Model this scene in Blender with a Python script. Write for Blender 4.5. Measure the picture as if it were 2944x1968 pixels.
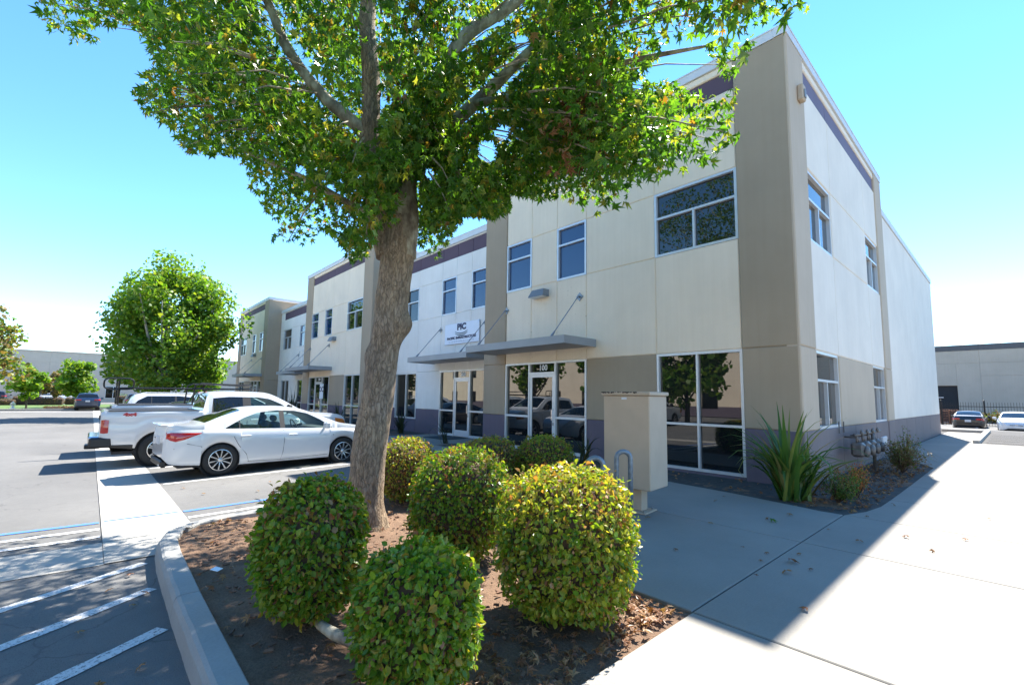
import bpy, math, random
from mathutils import Vector, Matrix, noise as mnoise
R = math.radians
random.seed(7)
scene = bpy.context.scene
for o in list(bpy.data.objects): bpy.data.objects.remove(o)
col = scene.collection

# ------------------------------------------------------------------ camera
CAM = Vector((2.6836, -9.6523, 1.5520))
YAW, PIT, ROL = 0.82752, 0.09765, 0.01394
FPX, PPX, PPY, PW, PH = 1318.53, 10.80, 28.77, 2944.0, 1968.0
FW = Vector((-math.sin(YAW)*math.cos(PIT), math.cos(YAW)*math.cos(PIT), math.sin(PIT)))
_r0 = Vector((math.cos(YAW), math.sin(YAW), 0)); _u0 = _r0.cross(FW)
RT = _r0*math.cos(ROL) + _u0*math.sin(ROL); UP = -_r0*math.sin(ROL) + _u0*math.cos(ROL)
cd = bpy.data.cameras.new('camera'); cam = bpy.data.objects.new('camera', cd); col.objects.link(cam)
cd.sensor_width = 36; cd.lens = FPX/PW*36; cd.shift_x = -PPX/PW; cd.shift_y = PPY/PW
cd.clip_start = 0.05; cd.clip_end = 4000
cam.matrix_world = Matrix.Translation(CAM) @ Matrix((RT, UP, -FW)).transposed().to_4x4()
scene.camera = cam
def proj(P):            # world point -> (u, v, depth) in the 2346 px wide photo
    d = Vector(P) - CAM; z = d.dot(FW)
    if z < 0.01: return (-9999, -9999, z)
    return ((PW/2+PPX+FPX*d.dot(RT)/z)/1.2549, (PH/2+PPY-FPX*d.dot(UP)/z)/1.2549, z)

# ------------------------------------------------------------------ sky, sun, exposure
SUN_DIR = Vector((0.165, -0.699, -1.0)).normalized()      # the way the light travels
ELEV = math.asin(-SUN_DIR.z); AZ = math.atan2(-SUN_DIR.x, -SUN_DIR.y)
w = bpy.data.worlds.new('World'); scene.world = w; w.use_nodes = True
wn = w.node_tree.nodes; wl = w.node_tree.links
bg = wn['Background']; sky = wn.new('ShaderNodeTexSky')
sky.sky_type = 'NISHITA'; sky.sun_disc = False
sky.sun_elevation = ELEV; sky.sun_rotation = AZ
sky.altitude = 0; sky.air_density = 0.9; sky.dust_density = 0.0; sky.ozone_density = 2.2
hsv = wn.new('ShaderNodeHueSaturation'); hsv.inputs['Saturation'].default_value = 1.22; hsv.inputs['Hue'].default_value = .497
wl.new(sky.outputs[0], hsv.inputs['Color']); wl.new(hsv.outputs[0], bg.inputs[0]); bg.inputs[1].default_value = 0.096
sl = bpy.data.lights.new('sun', 'SUN'); sl.energy = 3.8; sl.angle = R(0.53); sl.color = (1.0, 0.95, 0.86)
so = bpy.data.objects.new('sun', sl); col.objects.link(so)
so.rotation_euler = SUN_DIR.to_track_quat('-Z', 'Y').to_euler(); so.location = (-10, 30, 40)
vs = scene.view_settings
vs.view_transform = 'Standard'; vs.look = 'None'; vs.exposure = 2.15; vs.gamma = 1.0; vs.use_curve_mapping = False

# ------------------------------------------------------------------ materials
MATS = {}
def nmat(name):
    m = bpy.data.materials.new(name); m.use_nodes = True
    nt = m.node_tree; b = nt.nodes['Principled BSDF']; MATS[name] = m
    return m, nt, b
def N(nt, t, **kw):
    n = nt.nodes.new(t)
    for k, v in kw.items():
        if k in n.inputs: n.inputs[k].default_value = v
        else: setattr(n, k, v)
    return n
def ramp(nt, fac, stops):
    n = nt.nodes.new('ShaderNodeValToRGB'); e = n.color_ramp.elements
    e[0].position, e[0].color = stops[0][0], (*stops[0][1], 1); e[1].position, e[1].color = stops[-1][0], (*stops[-1][1], 1)
    for p, c in stops[1:-1]:
        q = e.new(p); q.color = (*c, 1)
    nt.links.new(fac, n.inputs[0]); return n.outputs[0]
def mulc(c, k): return tuple(min(1, x*k) for x in c)
def coords(nt, scale=(1, 1, 1), kind='Object'):
    t = nt.nodes.new('ShaderNodeTexCoord'); mp = nt.nodes.new('ShaderNodeMapping'); mp.inputs['Scale'].default_value = scale
    nt.links.new(t.outputs[kind], mp.inputs[0]); return mp.outputs[0]
def worldpos(nt, scale=(1, 1, 1)):
    g = nt.nodes.new('ShaderNodeNewGeometry'); mp = nt.nodes.new('ShaderNodeMapping'); mp.inputs['Scale'].default_value = scale
    nt.links.new(g.outputs['Position'], mp.inputs[0]); return mp.outputs[0]
def noise_tex(nt, vec, scale, detail=4, rough=.55):
    n = N(nt, 'ShaderNodeTexNoise', Scale=scale, Detail=detail, Roughness=rough)
    nt.links.new(vec, n.inputs['Vector']); return n.outputs[0]
def mix(nt, fac, a, b, mode='MIX'):
    n = nt.nodes.new('ShaderNodeMix'); n.data_type = 'RGBA'; n.blend_type = mode
    for s, v in ((n.inputs[0], fac), (n.inputs[6], a), (n.inputs[7], b)):
        if isinstance(v, (int, float)): s.default_value = v
        elif isinstance(v, tuple): s.default_value = (*v, 1)
        else: nt.links.new(v, s)
    return n.outputs[2]
def bump(nt, b, h, strength=.2, dist=.01):
    n = N(nt, 'ShaderNodeBump', Strength=strength, Distance=dist); nt.links.new(h, n.inputs['Height'])
    nt.links.new(n.outputs[0], b.inputs['Normal'])
def plain(name, c, rough=.6, metal=0., var=.08, scale=3., bscale=0, bstr=.1, coat=0., spec=.5, dist=.004):
    m, nt, b = nmat(name); v = worldpos(nt)
    n1 = noise_tex(nt, v, scale, 5)
    nt.links.new(ramp(nt, n1, [(.3, mulc(c, 1-var)), (.7, mulc(c, 1+var))]), b.inputs['Base Color'])
    b.inputs['Roughness'].default_value = rough; b.inputs['Metallic'].default_value = metal
    b.inputs['Specular IOR Level'].default_value = spec
    if coat: b.inputs['Coat Weight'].default_value = coat; b.inputs['Coat Roughness'].default_value = .03
    if bscale: bump(nt, b, noise_tex(nt, v, bscale, 3), bstr, dist)
    return m
def wall_paint(name, c, drip=0.0):
    """roller-painted concrete panel: blotches, faint vertical rain streaks, fine texture"""
    m, nt, b = nmat(name)
    v = worldpos(nt); n1 = noise_tex(nt, v, .7, 5, .6)
    vs_ = worldpos(nt, (6, 6, .25)); n2 = noise_tex(nt, vs_, 1.6, 4, .6)
    c1 = ramp(nt, n1, [(.3, mulc(c, .93)), (.7, mulc(c, 1.05))])
    c2 = ramp(nt, n2, [(.35, mulc((.93, .91, .88), 1)), (.62, (1, 1, 1))])
    cc = mix(nt, .38, c1, c2, 'MULTIPLY')
    if drip:
        d = noise_tex(nt, worldpos(nt, (1, 1, .8)), 30, 3); 
        dd = ramp(nt, d, [(.66, (1, 1, 1)), (.70, (.35, .26, .17))]); cc = mix(nt, drip, cc, dd, 'MULTIPLY')
    nt.links.new(cc, b.inputs['Base Color']); b.inputs['Roughness'].default_value = .75
    b.inputs['Specular IOR Level'].default_value = .25
    bump(nt, b, noise_tex(nt, v, 120, 3), .12, .003)
    return m
wall_paint('cream', (.86, .72, .555)); wall_paint('cream_sky_lit', (.80, .765, .71)); wall_paint('cream_dirty', (.86, .72, .555), .8)  # set-back blocks: cream made whiter, with the sky light on them put in
wall_paint('tan', (.39, .305, .215)); wall_paint('plum', (.15, .12, .15)); wall_paint('band', (.115, .078, .105))
wall_paint('cream_side_lit', (.83, .74, .64)); wall_paint('tan_side_lit', (.53, .425, .32)); wall_paint('far_wall', (.50, .42, .34)); wall_paint('far_wall2', (.52, .45, .385)); wall_paint('charcoal', (.12, .115, .12))  # side wall: cream and tan again, its stronger light put into the colour
wall_paint('plum_side_lit', (.215, .175, .17)); wall_paint('band_side_lit', (.17, .15, .22))  # plum base and band again, side-wall light put into their colour
plain('coping', (.62, .63, .64), .5, 0, .05, 2.); plain('alu', (.66, .67, .68), .38, .35, .04, 5)
plain('canopy_paint', (.30, .31, .325), .45, .1, .06, 2.); plain('steel', (.28, .29, .30), .4, .8, .1, 10)
plain('galv', (.20, .235, .27), .5, .55, .25, 18., 60, .1); plain('black_metal', (.012, .012, .013), .45, .2, .2, 6)
plain('lamp_grey', (.20, .21, .22), .5); plain('lens', (.6, .6, .58), .25)
plain('cabinet_beige', (.48, .375, .275), .6, 0, .05, 4, 80, .05); plain('rust', (.05, .032, .022), .85, 0, .5, 20)
plain('meter_grey', (.15, .135, .125), .55, .2, .25, 14); plain('navy', (.012, .013, .06), .5); plain('sign_white', (.72, .76, .84), .4, 0, .02)
plain('slate_ink', (.06, .11, .15), .5); plain('pale_ink', (.52, .57, .66), .5); plain('white_letter', (.8, .8, .8), .5)
plain('rubber', (.018, .018, .019), .8, 0, .2, 12); plain('plastic_black', (.015, .015, .017), .5); plain('chrome', (.7, .7, .72), .15, 1.)
plain('rim_silver', (.62, .62, .63), .28, .85, .05); plain('interior_dark', (.022, .022, .025), .8); plain('interior_grey', (.16, .16, .165), .8)
plain('red_decal', (.45, .015, .02), .4); plain('plate_white', (.6, .62, .65), .4); plain('amber', (.6, .17, .03), .25)
plain('wood_pallet', (.30, .13, .07), .8, 0, .4, 6); plain('paper', (.75, .8, .85), .6); plain('hydrant_white', (.75, .75, .72), .5)
plain('bark_pale', (.34, .31, .26), .85, 0, .4, 5.); plain('mulch', (.15, .08, .048), .9, 0, .6, 30)
plain('bark_dark', (.10, .075, .055), .9, 0, .4, 8.); plain('stem_brown', (.07, .04, .025), .9, 0, .4, 20)
plain('white_line', (.62, .62, .62), .8, 0, .25, 40); plain('seam', (.05, .05, .055), .7)
plain('doormat', (.05, .055, .06), .95, 0, .2, 30); plain('caulk', (.05, .045, .04), .9, 0, .4, 9.)
for nm, c in (('paint_white', (.60, .61, .63)), ('paint_blue', (.012, .03, .075)), ('paint_black', (.008, .009, .012)), ('paint_darkgrey', (.03, .032, .036)), ('paint_silver', (.6, .62, .65))):
    plain(nm, c, .32, 0, .015, 2., 0, 0, 1.0)
def glass_dark(name, tint, ior=1.95, rough=.015):
    m, nt, b = nmat(name); b.inputs['Base Color'].default_value = (*tint, 1); b.inputs['Roughness'].default_value = rough
    b.inputs['IOR'].default_value = ior; v = worldpos(nt)
    bump(nt, b, noise_tex(nt, v, .8, 2), .02, .01)
    return m
glass_dark('glass', (.010, .011, .012), 1.78); glass_dark('glass_sky', (.006, .028, .10), 1.9); glass_dark('car_glass_dark', (.008, .009, .010), 1.6)  # narrow upper windows: the blue sky reflection is put into the base colour
m, nt, b = nmat('car_glass'); nt.nodes.remove(b); out = nt.nodes['Material Output']
tr = N(nt, 'ShaderNodeBsdfTransparent', Color=(.80, .95, .91, 1)); gl = N(nt, 'ShaderNodeBsdfGlossy', Roughness=.02)
fr = N(nt, 'ShaderNodeFresnel', IOR=1.5); mx = nt.nodes.new('ShaderNodeMixShader')
nt.links.new(fr.outputs[0], mx.inputs[0]); nt.links.new(tr.outputs[0], mx.inputs[1]); nt.links.new(gl.outputs[0], mx.inputs[2]); nt.links.new(mx.outputs[0], out.inputs[0])
m, nt, b = nmat('tail_red'); b.inputs['Base Color'].default_value = (.40, .003, .006, 1); b.inputs['Roughness'].default_value = .12; b.inputs['Coat Weight'].default_value = 1
bump(nt, b, noise_tex(nt, worldpos(nt, (1, 1, 1)), 22, 1), .25, .01)
m, nt, b = nmat('head_lamp'); b.inputs['Base Color'].default_value = (.55, .57, .6, 1); b.inputs['Roughness'].default_value = .08; b.inputs['Coat Weight'].default_value = 1

# ground materials
m, nt, b = nmat('asphalt'); v = worldpos(nt)
big = noise_tex(nt, v, .35, 5, .6); fine = noise_tex(nt, v, 150, 2, .7); mid = noise_tex(nt, v, 9, 4, .6)
c1 = ramp(nt, big, [(.3, (.115, .112, .108)), (.7, (.17, .165, .157))])
c2 = ramp(nt, fine, [(.32, (.45, .45, .47)), (.5, (1, 1, 1)), (.74, (1.0, .98, .94))])
c3 = ramp(nt, mid, [(.3, (.86, .86, .87)), (.7, (1, 1, 1))])
cc = mix(nt, .8, mix(nt, .8, c1, c2, 'MULTIPLY'), c3, 'MULTIPLY')
vor = N(nt, 'ShaderNodeTexVoronoi', Scale=.32, feature='DISTANCE_TO_EDGE'); wob = nt.nodes.new('ShaderNodeVectorMath'); wob.operation = 'ADD'
wn2 = N(nt, 'ShaderNodeTexNoise', Scale=1.2, Detail=5); nt.links.new(v, wn2.inputs['Vector']); nt.links.new(v, wob.inputs[0]); nt.links.new(wn2.outputs[1], wob.inputs[1]); nt.links.new(wob.outputs[0], vor.inputs['Vector'])
crk = ramp(nt, vor.outputs[0], [(.0, (.35, .34, .33)), (.004, (1, 1, 1))]); cc = mix(nt, .5, cc, crk, 'MULTIPLY')
nt.links.new(cc, b.inputs['Base Color']); b.inputs['Roughness'].default_value = .88; bump(nt, b, fine, .6, .006)
def concrete(name, c, c_dark, streak=True):
    m, nt, b = nmat(name); v = worldpos(nt)
    n1 = noise_tex(nt, v, .55, 6, .65); n2 = noise_tex(nt, v, 60, 3, .6); n3 = noise_tex(nt, worldpos(nt, (60, 2, 2)), 2.5, 3, .6)
    a = ramp(nt, n1, [(.28, c_dark), (.72, c)]); q = ramp(nt, n2, [(.3, (.86, .86, .86)), (.65, (1, 1, 1))])
    cc = mix(nt, .7, a, q, 'MULTIPLY')
    cc = mix(nt, .35, cc, ramp(nt, n3, [(.3, (.85, .85, .84)), (.7, (1, 1, 1))]), 'MULTIPLY')
    sp = noise_tex(nt, v, 14, 2); cc = mix(nt, .6, cc, ramp(nt, sp, [(.72, (1, 1, 1)), (.80, (.62, .57, .5))]), 'MULTIPLY')
    nt.links.new(cc, b.inputs['Base Color']); b.inputs['Roughness'].default_value = .85; bump(nt, b, n2, .25, .003); return m
concrete('concrete', (.285, .26, .225), (.215, .198, .172)); concrete('kerb_concrete', (.37, .36, .34), (.27, .265, .25)); concrete('gutter_concrete', (.43, .405, .36), (.36, .335, .30))
m, nt, b = nmat('soil'); v = worldpos(nt); n1 = noise_tex(nt, v, 1.6, 6, .65); n2 = noise_tex(nt, v, 55, 4, .7)
cc = mix(nt, .8, ramp(nt, n1, [(.3, (.15, .085, .05)), (.7, (.27, .165, .10))]), ramp(nt, n2, [(.3, (.4, .4, .4)), (.68, (1, 1, 1)), (.78, (1, .95, .85))]), 'MULTIPLY')
nt.links.new(cc, b.inputs['Base Color']); b.inputs['Roughness'].default_value = .95; bump(nt, b, n2, .9, .02)
m, nt, b = nmat('blue_line'); v = worldpos(nt); n1 = noise_tex(nt, v, 35, 4, .7)
nt.links.new(ramp(nt, n1, [(.36, (.13, .14, .16)), (.48, (.05, .17, .52))]), b.inputs['Base Color']); b.inputs['Roughness'].default_value = .8
m, nt, b = nmat('worn_line'); v = worldpos(nt); n1 = noise_tex(nt, v, 40, 4, .75)
nt.links.new(ramp(nt, n1, [(.38, (.16, .16, .16)), (.47, (.55, .55, .55)), (.7, (.66, .66, .66))]), b.inputs['Base Color']); b.inputs['Roughness'].default_value = .8; bump(nt, b, noise_tex(nt, v, 150, 2, .7), .5, .006)
plain('lawn', (.075, .13, .025), .9, 0, .4, 3., 40, .8); plain('far_ground', (.16, .14, .10), .9, 0, .3, .05)

def leaf_mat(name, stops, trans=.5, rough=.45, tint=(1.0, 1.0, .45), tk=1.6):
    m, nt, b = nmat(name); g = nt.nodes.new('ShaderNodeNewGeometry'); oi = nt.nodes.new('ShaderNodeObjectInfo')
    ad = N(nt, 'ShaderNodeMath', operation='ADD'); frc = N(nt, 'ShaderNodeMath', operation='FRACT')
    nt.links.new(g.outputs['Random Per Island'], ad.inputs[0]); nt.links.new(oi.outputs['Random'], ad.inputs[1]); nt.links.new(ad.outputs[0], frc.inputs[0])
    c = ramp(nt, frc.outputs[0], stops)
    n1 = noise_tex(nt, worldpos(nt), 2.2, 3); c = mix(nt, .45, c, ramp(nt, n1, [(.3, (.55, .62, .55)), (.7, (1, 1, 1))]), 'MULTIPLY')
    nt.links.new(c, b.inputs['Base Color']); b.inputs['Roughness'].default_value = rough; b.inputs['Specular IOR Level'].default_value = .4
    tl = nt.nodes.new('ShaderNodeBsdfTranslucent'); t2 = mix(nt, 1.0, c, mulc(tint, 1), 'MULTIPLY')
    bc = N(nt, 'ShaderNodeBrightContrast', Bright=0.0); hs = N(nt, 'ShaderNodeHueSaturation', Value=tk); nt.links.new(t2, hs.inputs['Color']); nt.links.new(hs.outputs[0], tl.inputs[0])
    ms = N(nt, 'ShaderNodeMixShader', Fac=trans); nt.links.new(b.outputs[0], ms.inputs[1]); nt.links.new(tl.outputs[0], ms.inputs[2])
    nt.links.new(ms.outputs[0], nt.nodes['Material Output'].inputs[0]); return m
leaf_mat('sycamore_leaf', [(0, (.028, .075, .010)), (.45, (.048, .11, .014)), (.8, (.085, .14, .02)), (.95, (.16, .15, .03)), (1, (.15, .07, .02))], .46, .4, (1.0, 1.0, .3), 4.2)
leaf_mat('dry_leaf', [(0, (.16, .06, .022)), (.5, (.27, .12, .05)), (1, (.36, .22, .11))], .25)
leaf_mat('shrub_leaf', [(0, (.075, .18, .016)), (.5, (.15, .26, .02)), (.88, (.27, .32, .03)), (1, (.32, .14, .03))], .38, .35, (1, 1, .3), 1.8)
leaf_mat('shrub_leaf_yellow', [(0, (.17, .25, .022)), (.5, (.32, .34, .035)), (.85, (.46, .38, .06)), (1, (.38, .17, .05))], .42, .35, (1, 1, .35), 1.6)
leaf_mat('shrub_leaf_bronze', [(0, (.11, .15, .025)), (.45, (.22, .20, .04)), (.75, (.30, .17, .05)), (1, (.34, .12, .045))], .4, .4)
leaf_mat('flax_leaf', [(0, (.05, .13, .025)), (.6, (.11, .19, .035)), (.9, (.22, .23, .05)), (1, (.30, .22, .09))], .3, .35)
leaf_mat('flax_dark', [(0, (.018, .03, .014)), (1, (.05, .06, .025))], .2, .4)
leaf_mat('orange_leaf', [(0, (.36, .12, .03)), (.6, (.45, .20, .07)), (1, (.30, .06, .03))], .4)
leaf_mat('fine_green', [(0, (.05, .12, .02)), (.6, (.11, .19, .03)), (1, (.24, .19, .05))], .4)
leaf_mat('straw', [(0, (.20, .13, .07)), (1, (.12, .10, .035))], .3)
leaf_mat('far_green', [(0, (.07, .16, .016)), (.6, (.14, .24, .025)), (1, (.24, .28, .04))], .45, .5, (1, 1, .3), 1.7)
leaf_mat('far_lime', [(0, (.11, .24, .018)), (.6, (.17, .31, .025)), (1, (.27, .34, .04))], .45, .5, (1, 1, .3), 1.6)
leaf_mat('far_gold', [(0, (.11, .13, .03)), (.5, (.22, .18, .05)), (1, (.28, .15, .05))], .4)
leaf_mat('hedge_leaf', [(0, (.06, .075, .02)), (.6, (.10, .10, .03)), (1, (.17, .09, .04))], .3)
m, nt, b = nmat('bark'); v = coords(nt, (1, 1, .28)); n1 = noise_tex(nt, v, 26, 5, .65); n2 = noise_tex(nt, worldpos(nt, (1, 1, .5)), 2.6, 5, .65); n3 = noise_tex(nt, worldpos(nt, (1, 1, .45)), 60, 3, .7)
vb = N(nt, 'ShaderNodeTexVoronoi', Scale=30, feature='DISTANCE_TO_EDGE'); wv = nt.nodes.new('ShaderNodeVectorMath'); wv.operation = 'MULTIPLY_ADD'; wv.inputs[1].default_value = (.11, .11, .11); nb_ = N(nt, 'ShaderNodeTexNoise', Scale=14, Detail=3); nt.links.new(v, nb_.inputs['Vector']); nt.links.new(nb_.outputs[1], wv.inputs[0]); nt.links.new(v, wv.inputs[2]); nt.links.new(wv.outputs[0], vb.inputs['Vector'])
cc = ramp(nt, n1, [(.3, (.19, .14, .10)), (.5, (.32, .245, .175)), (.68, (.46, .36, .265))])
fis = ramp(nt, vb.outputs[0], [(0, (.28, .25, .24)), (.09, (1, 1, 1))]); cc = mix(nt, .42, cc, fis, 'MULTIPLY')
cc = mix(nt, .6, cc, ramp(nt, n2, [(.35, (.66, .64, .66)), (.52, (1, .92, .80)), (.70, (1.0, .80, .52))]), 'MULTIPLY')
pl = noise_tex(nt, worldpos(nt, (1, 1, .8)), 9, 4); cc = mix(nt, ramp(nt, pl, [(.68, (0, 0, 0)), (.72, (.55, .55, .55))]), cc, (.36, .33, .27))
nt.links.new(cc, b.inputs['Base Color']); b.inputs['Roughness'].default_value = .9
mxh = mix(nt, .35, mix(nt, .5, n1, n3), fis); bump(nt, b, mxh, 1.0, .04)
m, nt, b = nmat('bark_smooth'); v = worldpos(nt, (1, 1, .6)); n1 = noise_tex(nt, v, 7, 4, .6)
nt.links.new(ramp(nt, n1, [(.35, (.13, .10, .075)), (.5, (.28, .235, .17)), (.62, (.45, .41, .31))]), b.inputs['Base Color']); b.inputs['Roughness'].default_value = .8; bump(nt, b, n1, .4, .01)

# ------------------------------------------------------------------ mesh helpers
class MB:
    def __init__(s): s.v = []; s.f = []; s.mi = []; s.cur = 0
    def add(s, vs, fs):
        o = len(s.v); s.v += [tuple(p) for p in vs]; s.f += [tuple(i+o for i in f) for f in fs]; s.mi += [s.cur]*len(fs); return s
    def box(s, x0, x1, y0, y1, z0, z1, M=None):
        vs = [Vector((x, y, z)) for z in (z0, z1) for y in (y0, y1) for x in (x0, x1)]
        if M: vs = [M @ p for p in vs]
        return s.add(vs, [(0, 2, 3, 1), (4, 5, 7, 6), (0, 1, 5, 4), (2, 6, 7, 3), (0, 4, 6, 2), (1, 3, 7, 5)])
    def bbox(s, x0, x1, y0, y1, z0, z1, b=.01, M=None):
        """box with chamfered edges"""
        a = [(x0, x1), (y0, y1), (z0, z1)]; vs = []; idx = {}
        for sx in (0, 1):
            for sy in (0, 1):
                for sz in (0, 1):
                    c = [a[0][sx], a[1][sy], a[2][sz]]; sg = [1-2*sx, 1-2*sy, 1-2*sz]
                    for ax in range(3):      # vertex on the face of axis ax
                        p = list(c)
                        for k in range(3):
                            if k != ax: p[k] += sg[k]*b
                        idx[(sx, sy, sz, ax)] = len(vs); vs.append(Vector(p))
        fs = []
        S = (0, 1)
        for q in S:
            fs.append([idx[(q, y, z, 0)] for y, z in ((0, 0), (1, 0), (1, 1), (0, 1))][::(1 if q else -1)])
            fs.append([idx[(x, q, z, 1)] for x, z in ((0, 0), (0, 1), (1, 1), (1, 0))][::(1 if q else -1)])
            fs.append([idx[(x, y, q, 2)] for x, y in ((0, 0), (1, 0), (1, 1), (0, 1))][::(1 if q else -1)])
        for p in S:
            for q in S:
                fs.append([idx[(p, q, 0, 0)], idx[(p, q, 1, 0)], idx[(p, q, 1, 1)], idx[(p, q, 0, 1)]])
                fs.append([idx[(p, 0, q, 0)], idx[(p, 1, q, 0)], idx[(p, 1, q, 2)], idx[(p, 0, q, 2)]])
                fs.append([idx[(0, p, q, 1)], idx[(1, p, q, 1)], idx[(1, p, q, 2)], idx[(0, p, q, 2)]])
                for r in S: fs.append([idx[(p, q, r, 0)], idx[(p, q, r, 1)], idx[(p, q, r, 2)]])
        if M: vs = [M @ p for p in vs]
        return s.add(vs, fs)
    def tube(s, pts, rad, n=8, caps=True):
        pts = [Vector(p) for p in pts]; rr = rad if isinstance(rad, (list, tuple)) else [rad]*len(pts)
        o = len(s.v); ref = None
        for i, p in enumerate(pts):
            t = (pts[min(i+1, len(pts)-1)]-pts[max(i-1, 0)]).normalized()
            if ref is None: ref = Vector((0, 0, 1)) if abs(t.z) < .9 else Vector((1, 0, 0))
            a = (ref - t*ref.dot(t)).normalized(); b = t.cross(a); ref = a
            for k in range(n):
                q = 2*math.pi*k/n; s.v.append(tuple(p+(a*math.cos(q)+b*math.sin(q))*rr[i]))
        for i in range(len(pts)-1):
            for k in range(n):
                s.f.append((o+i*n+k, o+i*n+(k+1) % n, o+(i+1)*n+(k+1) % n, o+(i+1)*n+k)); s.mi.append(s.cur)
        if caps:
            s.f.append(tuple(o+k for k in range(n))[::-1]); s.mi.append(s.cur)
            e = o+(len(pts)-1)*n; s.f.append(tuple(e+k for k in range(n))); s.mi.append(s.cur)
        return s
    def lathe(s, prof, M, n=24):      # prof: (radius, axial); axis = local x
        vs = []; fs = []; L = len(prof)
        for k in range(n):
            a = 2*math.pi*k/n
            for r, x in prof: vs.append(M @ Vector((x, r*math.cos(a), r*math.sin(a))))
        for k in range(n):
            for i in range(L-1): fs.append((k*L+i, k*L+i+1, ((k+1) % n)*L+i+1, ((k+1) % n)*L+i))
        return s.add(vs, fs)
    def prism(s, poly, z0, z1):
        n = len(poly); vs = [(x, y, z0) for x, y in poly]+[(x, y, z1) for x, y in poly]
        return s.add(vs, [tuple(range(n))[::-1], tuple(range(n, 2*n))]+[(i, (i+1) % n, n+(i+1) % n, n+i) for i in range(n)])
    def mesh(s, name, mats, smooth=False):
        me = bpy.data.meshes.new(name); me.from_pydata(s.v, [], s.f)
        for mm in (mats if isinstance(mats, (list, tuple)) else [mats]): me.materials.append(MATS[mm])
        if len(me.materials) > 1: me.polygons.foreach_set('material_index', s.mi)
        if smooth: me.polygons.foreach_set('use_smooth', [True]*len(me.polygons))
        me.update(); return me
    def build(s, name, mats, parent=None, smooth=False, **kw):
        return link(name, s.mesh(name, mats, smooth), parent, **kw)
def link(name, me, parent=None, label=None, cat=None, group=None, kind=None, loc=None, rot=None):
    o = bpy.data.objects.new(name, me); col.objects.link(o)
    if parent: o.parent = parent
    if loc: o.location = loc
    if rot: o.rotation_euler = rot
    if label: o['label'] = label
    if cat: o['category'] = cat
    if group: o['group'] = group
    if kind: o['kind'] = kind
    return o
def thing(name, label, cat, loc=(0, 0, 0), rotz=0, group=None, parent=None):
    return link(name, None, parent, label, cat, group, None, loc, (0, 0, rotz))
def text_mesh(txt, size, mat, extrude=.004, M=None, squeeze=1., font_bold=0.):
    cu = bpy.data.curves.new('t', 'FONT'); cu.body = txt; cu.size = size; cu.extrude = extrude; cu.align_x = 'CENTER'; cu.align_y = 'CENTER'; cu.offset = font_bold; cu.resolution_u = 3
    o = bpy.data.objects.new('t', cu); col.objects.link(o); bpy.context.view_layer.update()
    me = bpy.data.meshes.new_from_object(o.evaluated_get(bpy.context.evaluated_depsgraph_get()))
    bpy.data.objects.remove(o); bpy.data.curves.remove(cu)
    if M: me.transform(M)
    me.materials.clear(); me.materials.append(MATS[mat]); return me
def smooth(t): t = max(0., min(1., t)); return t*t*(3-2*t)
def lerp(pts, x):
    if x <= pts[0][0]: return pts[0][1]
    for (a, va), (b, vb) in zip(pts, pts[1:]):
        if x <= b: return va+(vb-va)*(x-a)/(b-a)
    return pts[-1][1]
def lerps(pts, x):     # monotone-ish smooth (Catmull-Rom)
    n = len(pts)
    if x <= pts[0][0]: return pts[0][1]
    if x >= pts[-1][0]: return pts[-1][1]
    for i in range(n-1):
        if x <= pts[i+1][0]:
            x0, y0 = pts[i]; x1, y1 = pts[i+1]
            d = (y1-y0)/(x1-x0)
            m0 = d if i == 0 else (0 if (y1-y0)*(y0-pts[i-1][1]) <= 0 else ((y1-pts[i-1][1])/(x1-pts[i-1][0])))
            m1 = d if i == n-2 else (0 if (y1-y0)*(pts[i+2][1]-y1) <= 0 else ((pts[i+2][1]-y0)/(pts[i+2][0]-x0)))
            m0 = max(-3*abs(d), min(3*abs(d), m0)); m1 = max(-3*abs(d), min(3*abs(d), m1))
            h = x1-x0; t = (x-x0)/h
            return (2*t**3-3*t*t+1)*y0+(t**3-2*t*t+t)*h*m0+(-2*t**3+3*t*t)*y1+(t**3-t*t)*h*m1

# ------------------------------------------------------------------ ground
def gh(x, y):          # height of the car park: falls to a valley gutter and away to the left
    z = -0.16-0.10*smooth((-4-x)/9)+0.02*max(0, min(5, y+8.6))+.008*max(0, min(12, -9.5-y))
    return z
def grid_sheet(name, mat, x0, x1, y0, y1, nx, ny, dz, parent=None, kind=None):
    mb = MB(); xs = [x0+(x1-x0)*i/nx for i in range(nx+1)]; ys = [y0+(y1-y0)*j/ny for j in range(ny+1)]
    mb.add([(x, y, gh(x, y)+dz) for y in ys for x in xs], [(j*(nx+1)+i, j*(nx+1)+i+1, (j+1)*(nx+1)+i+1, (j+1)*(nx+1)+i) for j in range(ny) for i in range(nx)])
    return mb.build(name, mat, parent, True, kind=kind)
MB().add([(-1500, -1500, -.9), (1500, -1500, -.9), (1500, 1500, -.9), (-1500, 1500, -.9)], [(0, 1, 2, 3)]).build('ground', 'far_ground', kind='structure')
lot = grid_sheet('parking_lot', 'asphalt', -57, 12, -40, -2.9, 140, 80, 0, kind='structure')
def strip(name, mat, a, b, wd, dz, n=10, parent=lot, jit=0.):
    a = Vector(a); b = Vector(b); t = (b-a).normalized(); s = Vector((-t.y, t.x))*wd/2; mb = MB(); vs = []
    for i in range(n+1):
        p = a+(b-a)*i/n; j = random.uniform(-jit, jit)
        for q in (p+s*(1+j), p-s*(1+j)): vs.append((q.x, q.y, gh(q.x, q.y)+dz))
    mb.add(vs, [(2*i, 2*i+1, 2*i+3, 2*i+2) for i in range(n)]); return mb.build(name, mat, parent)
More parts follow.
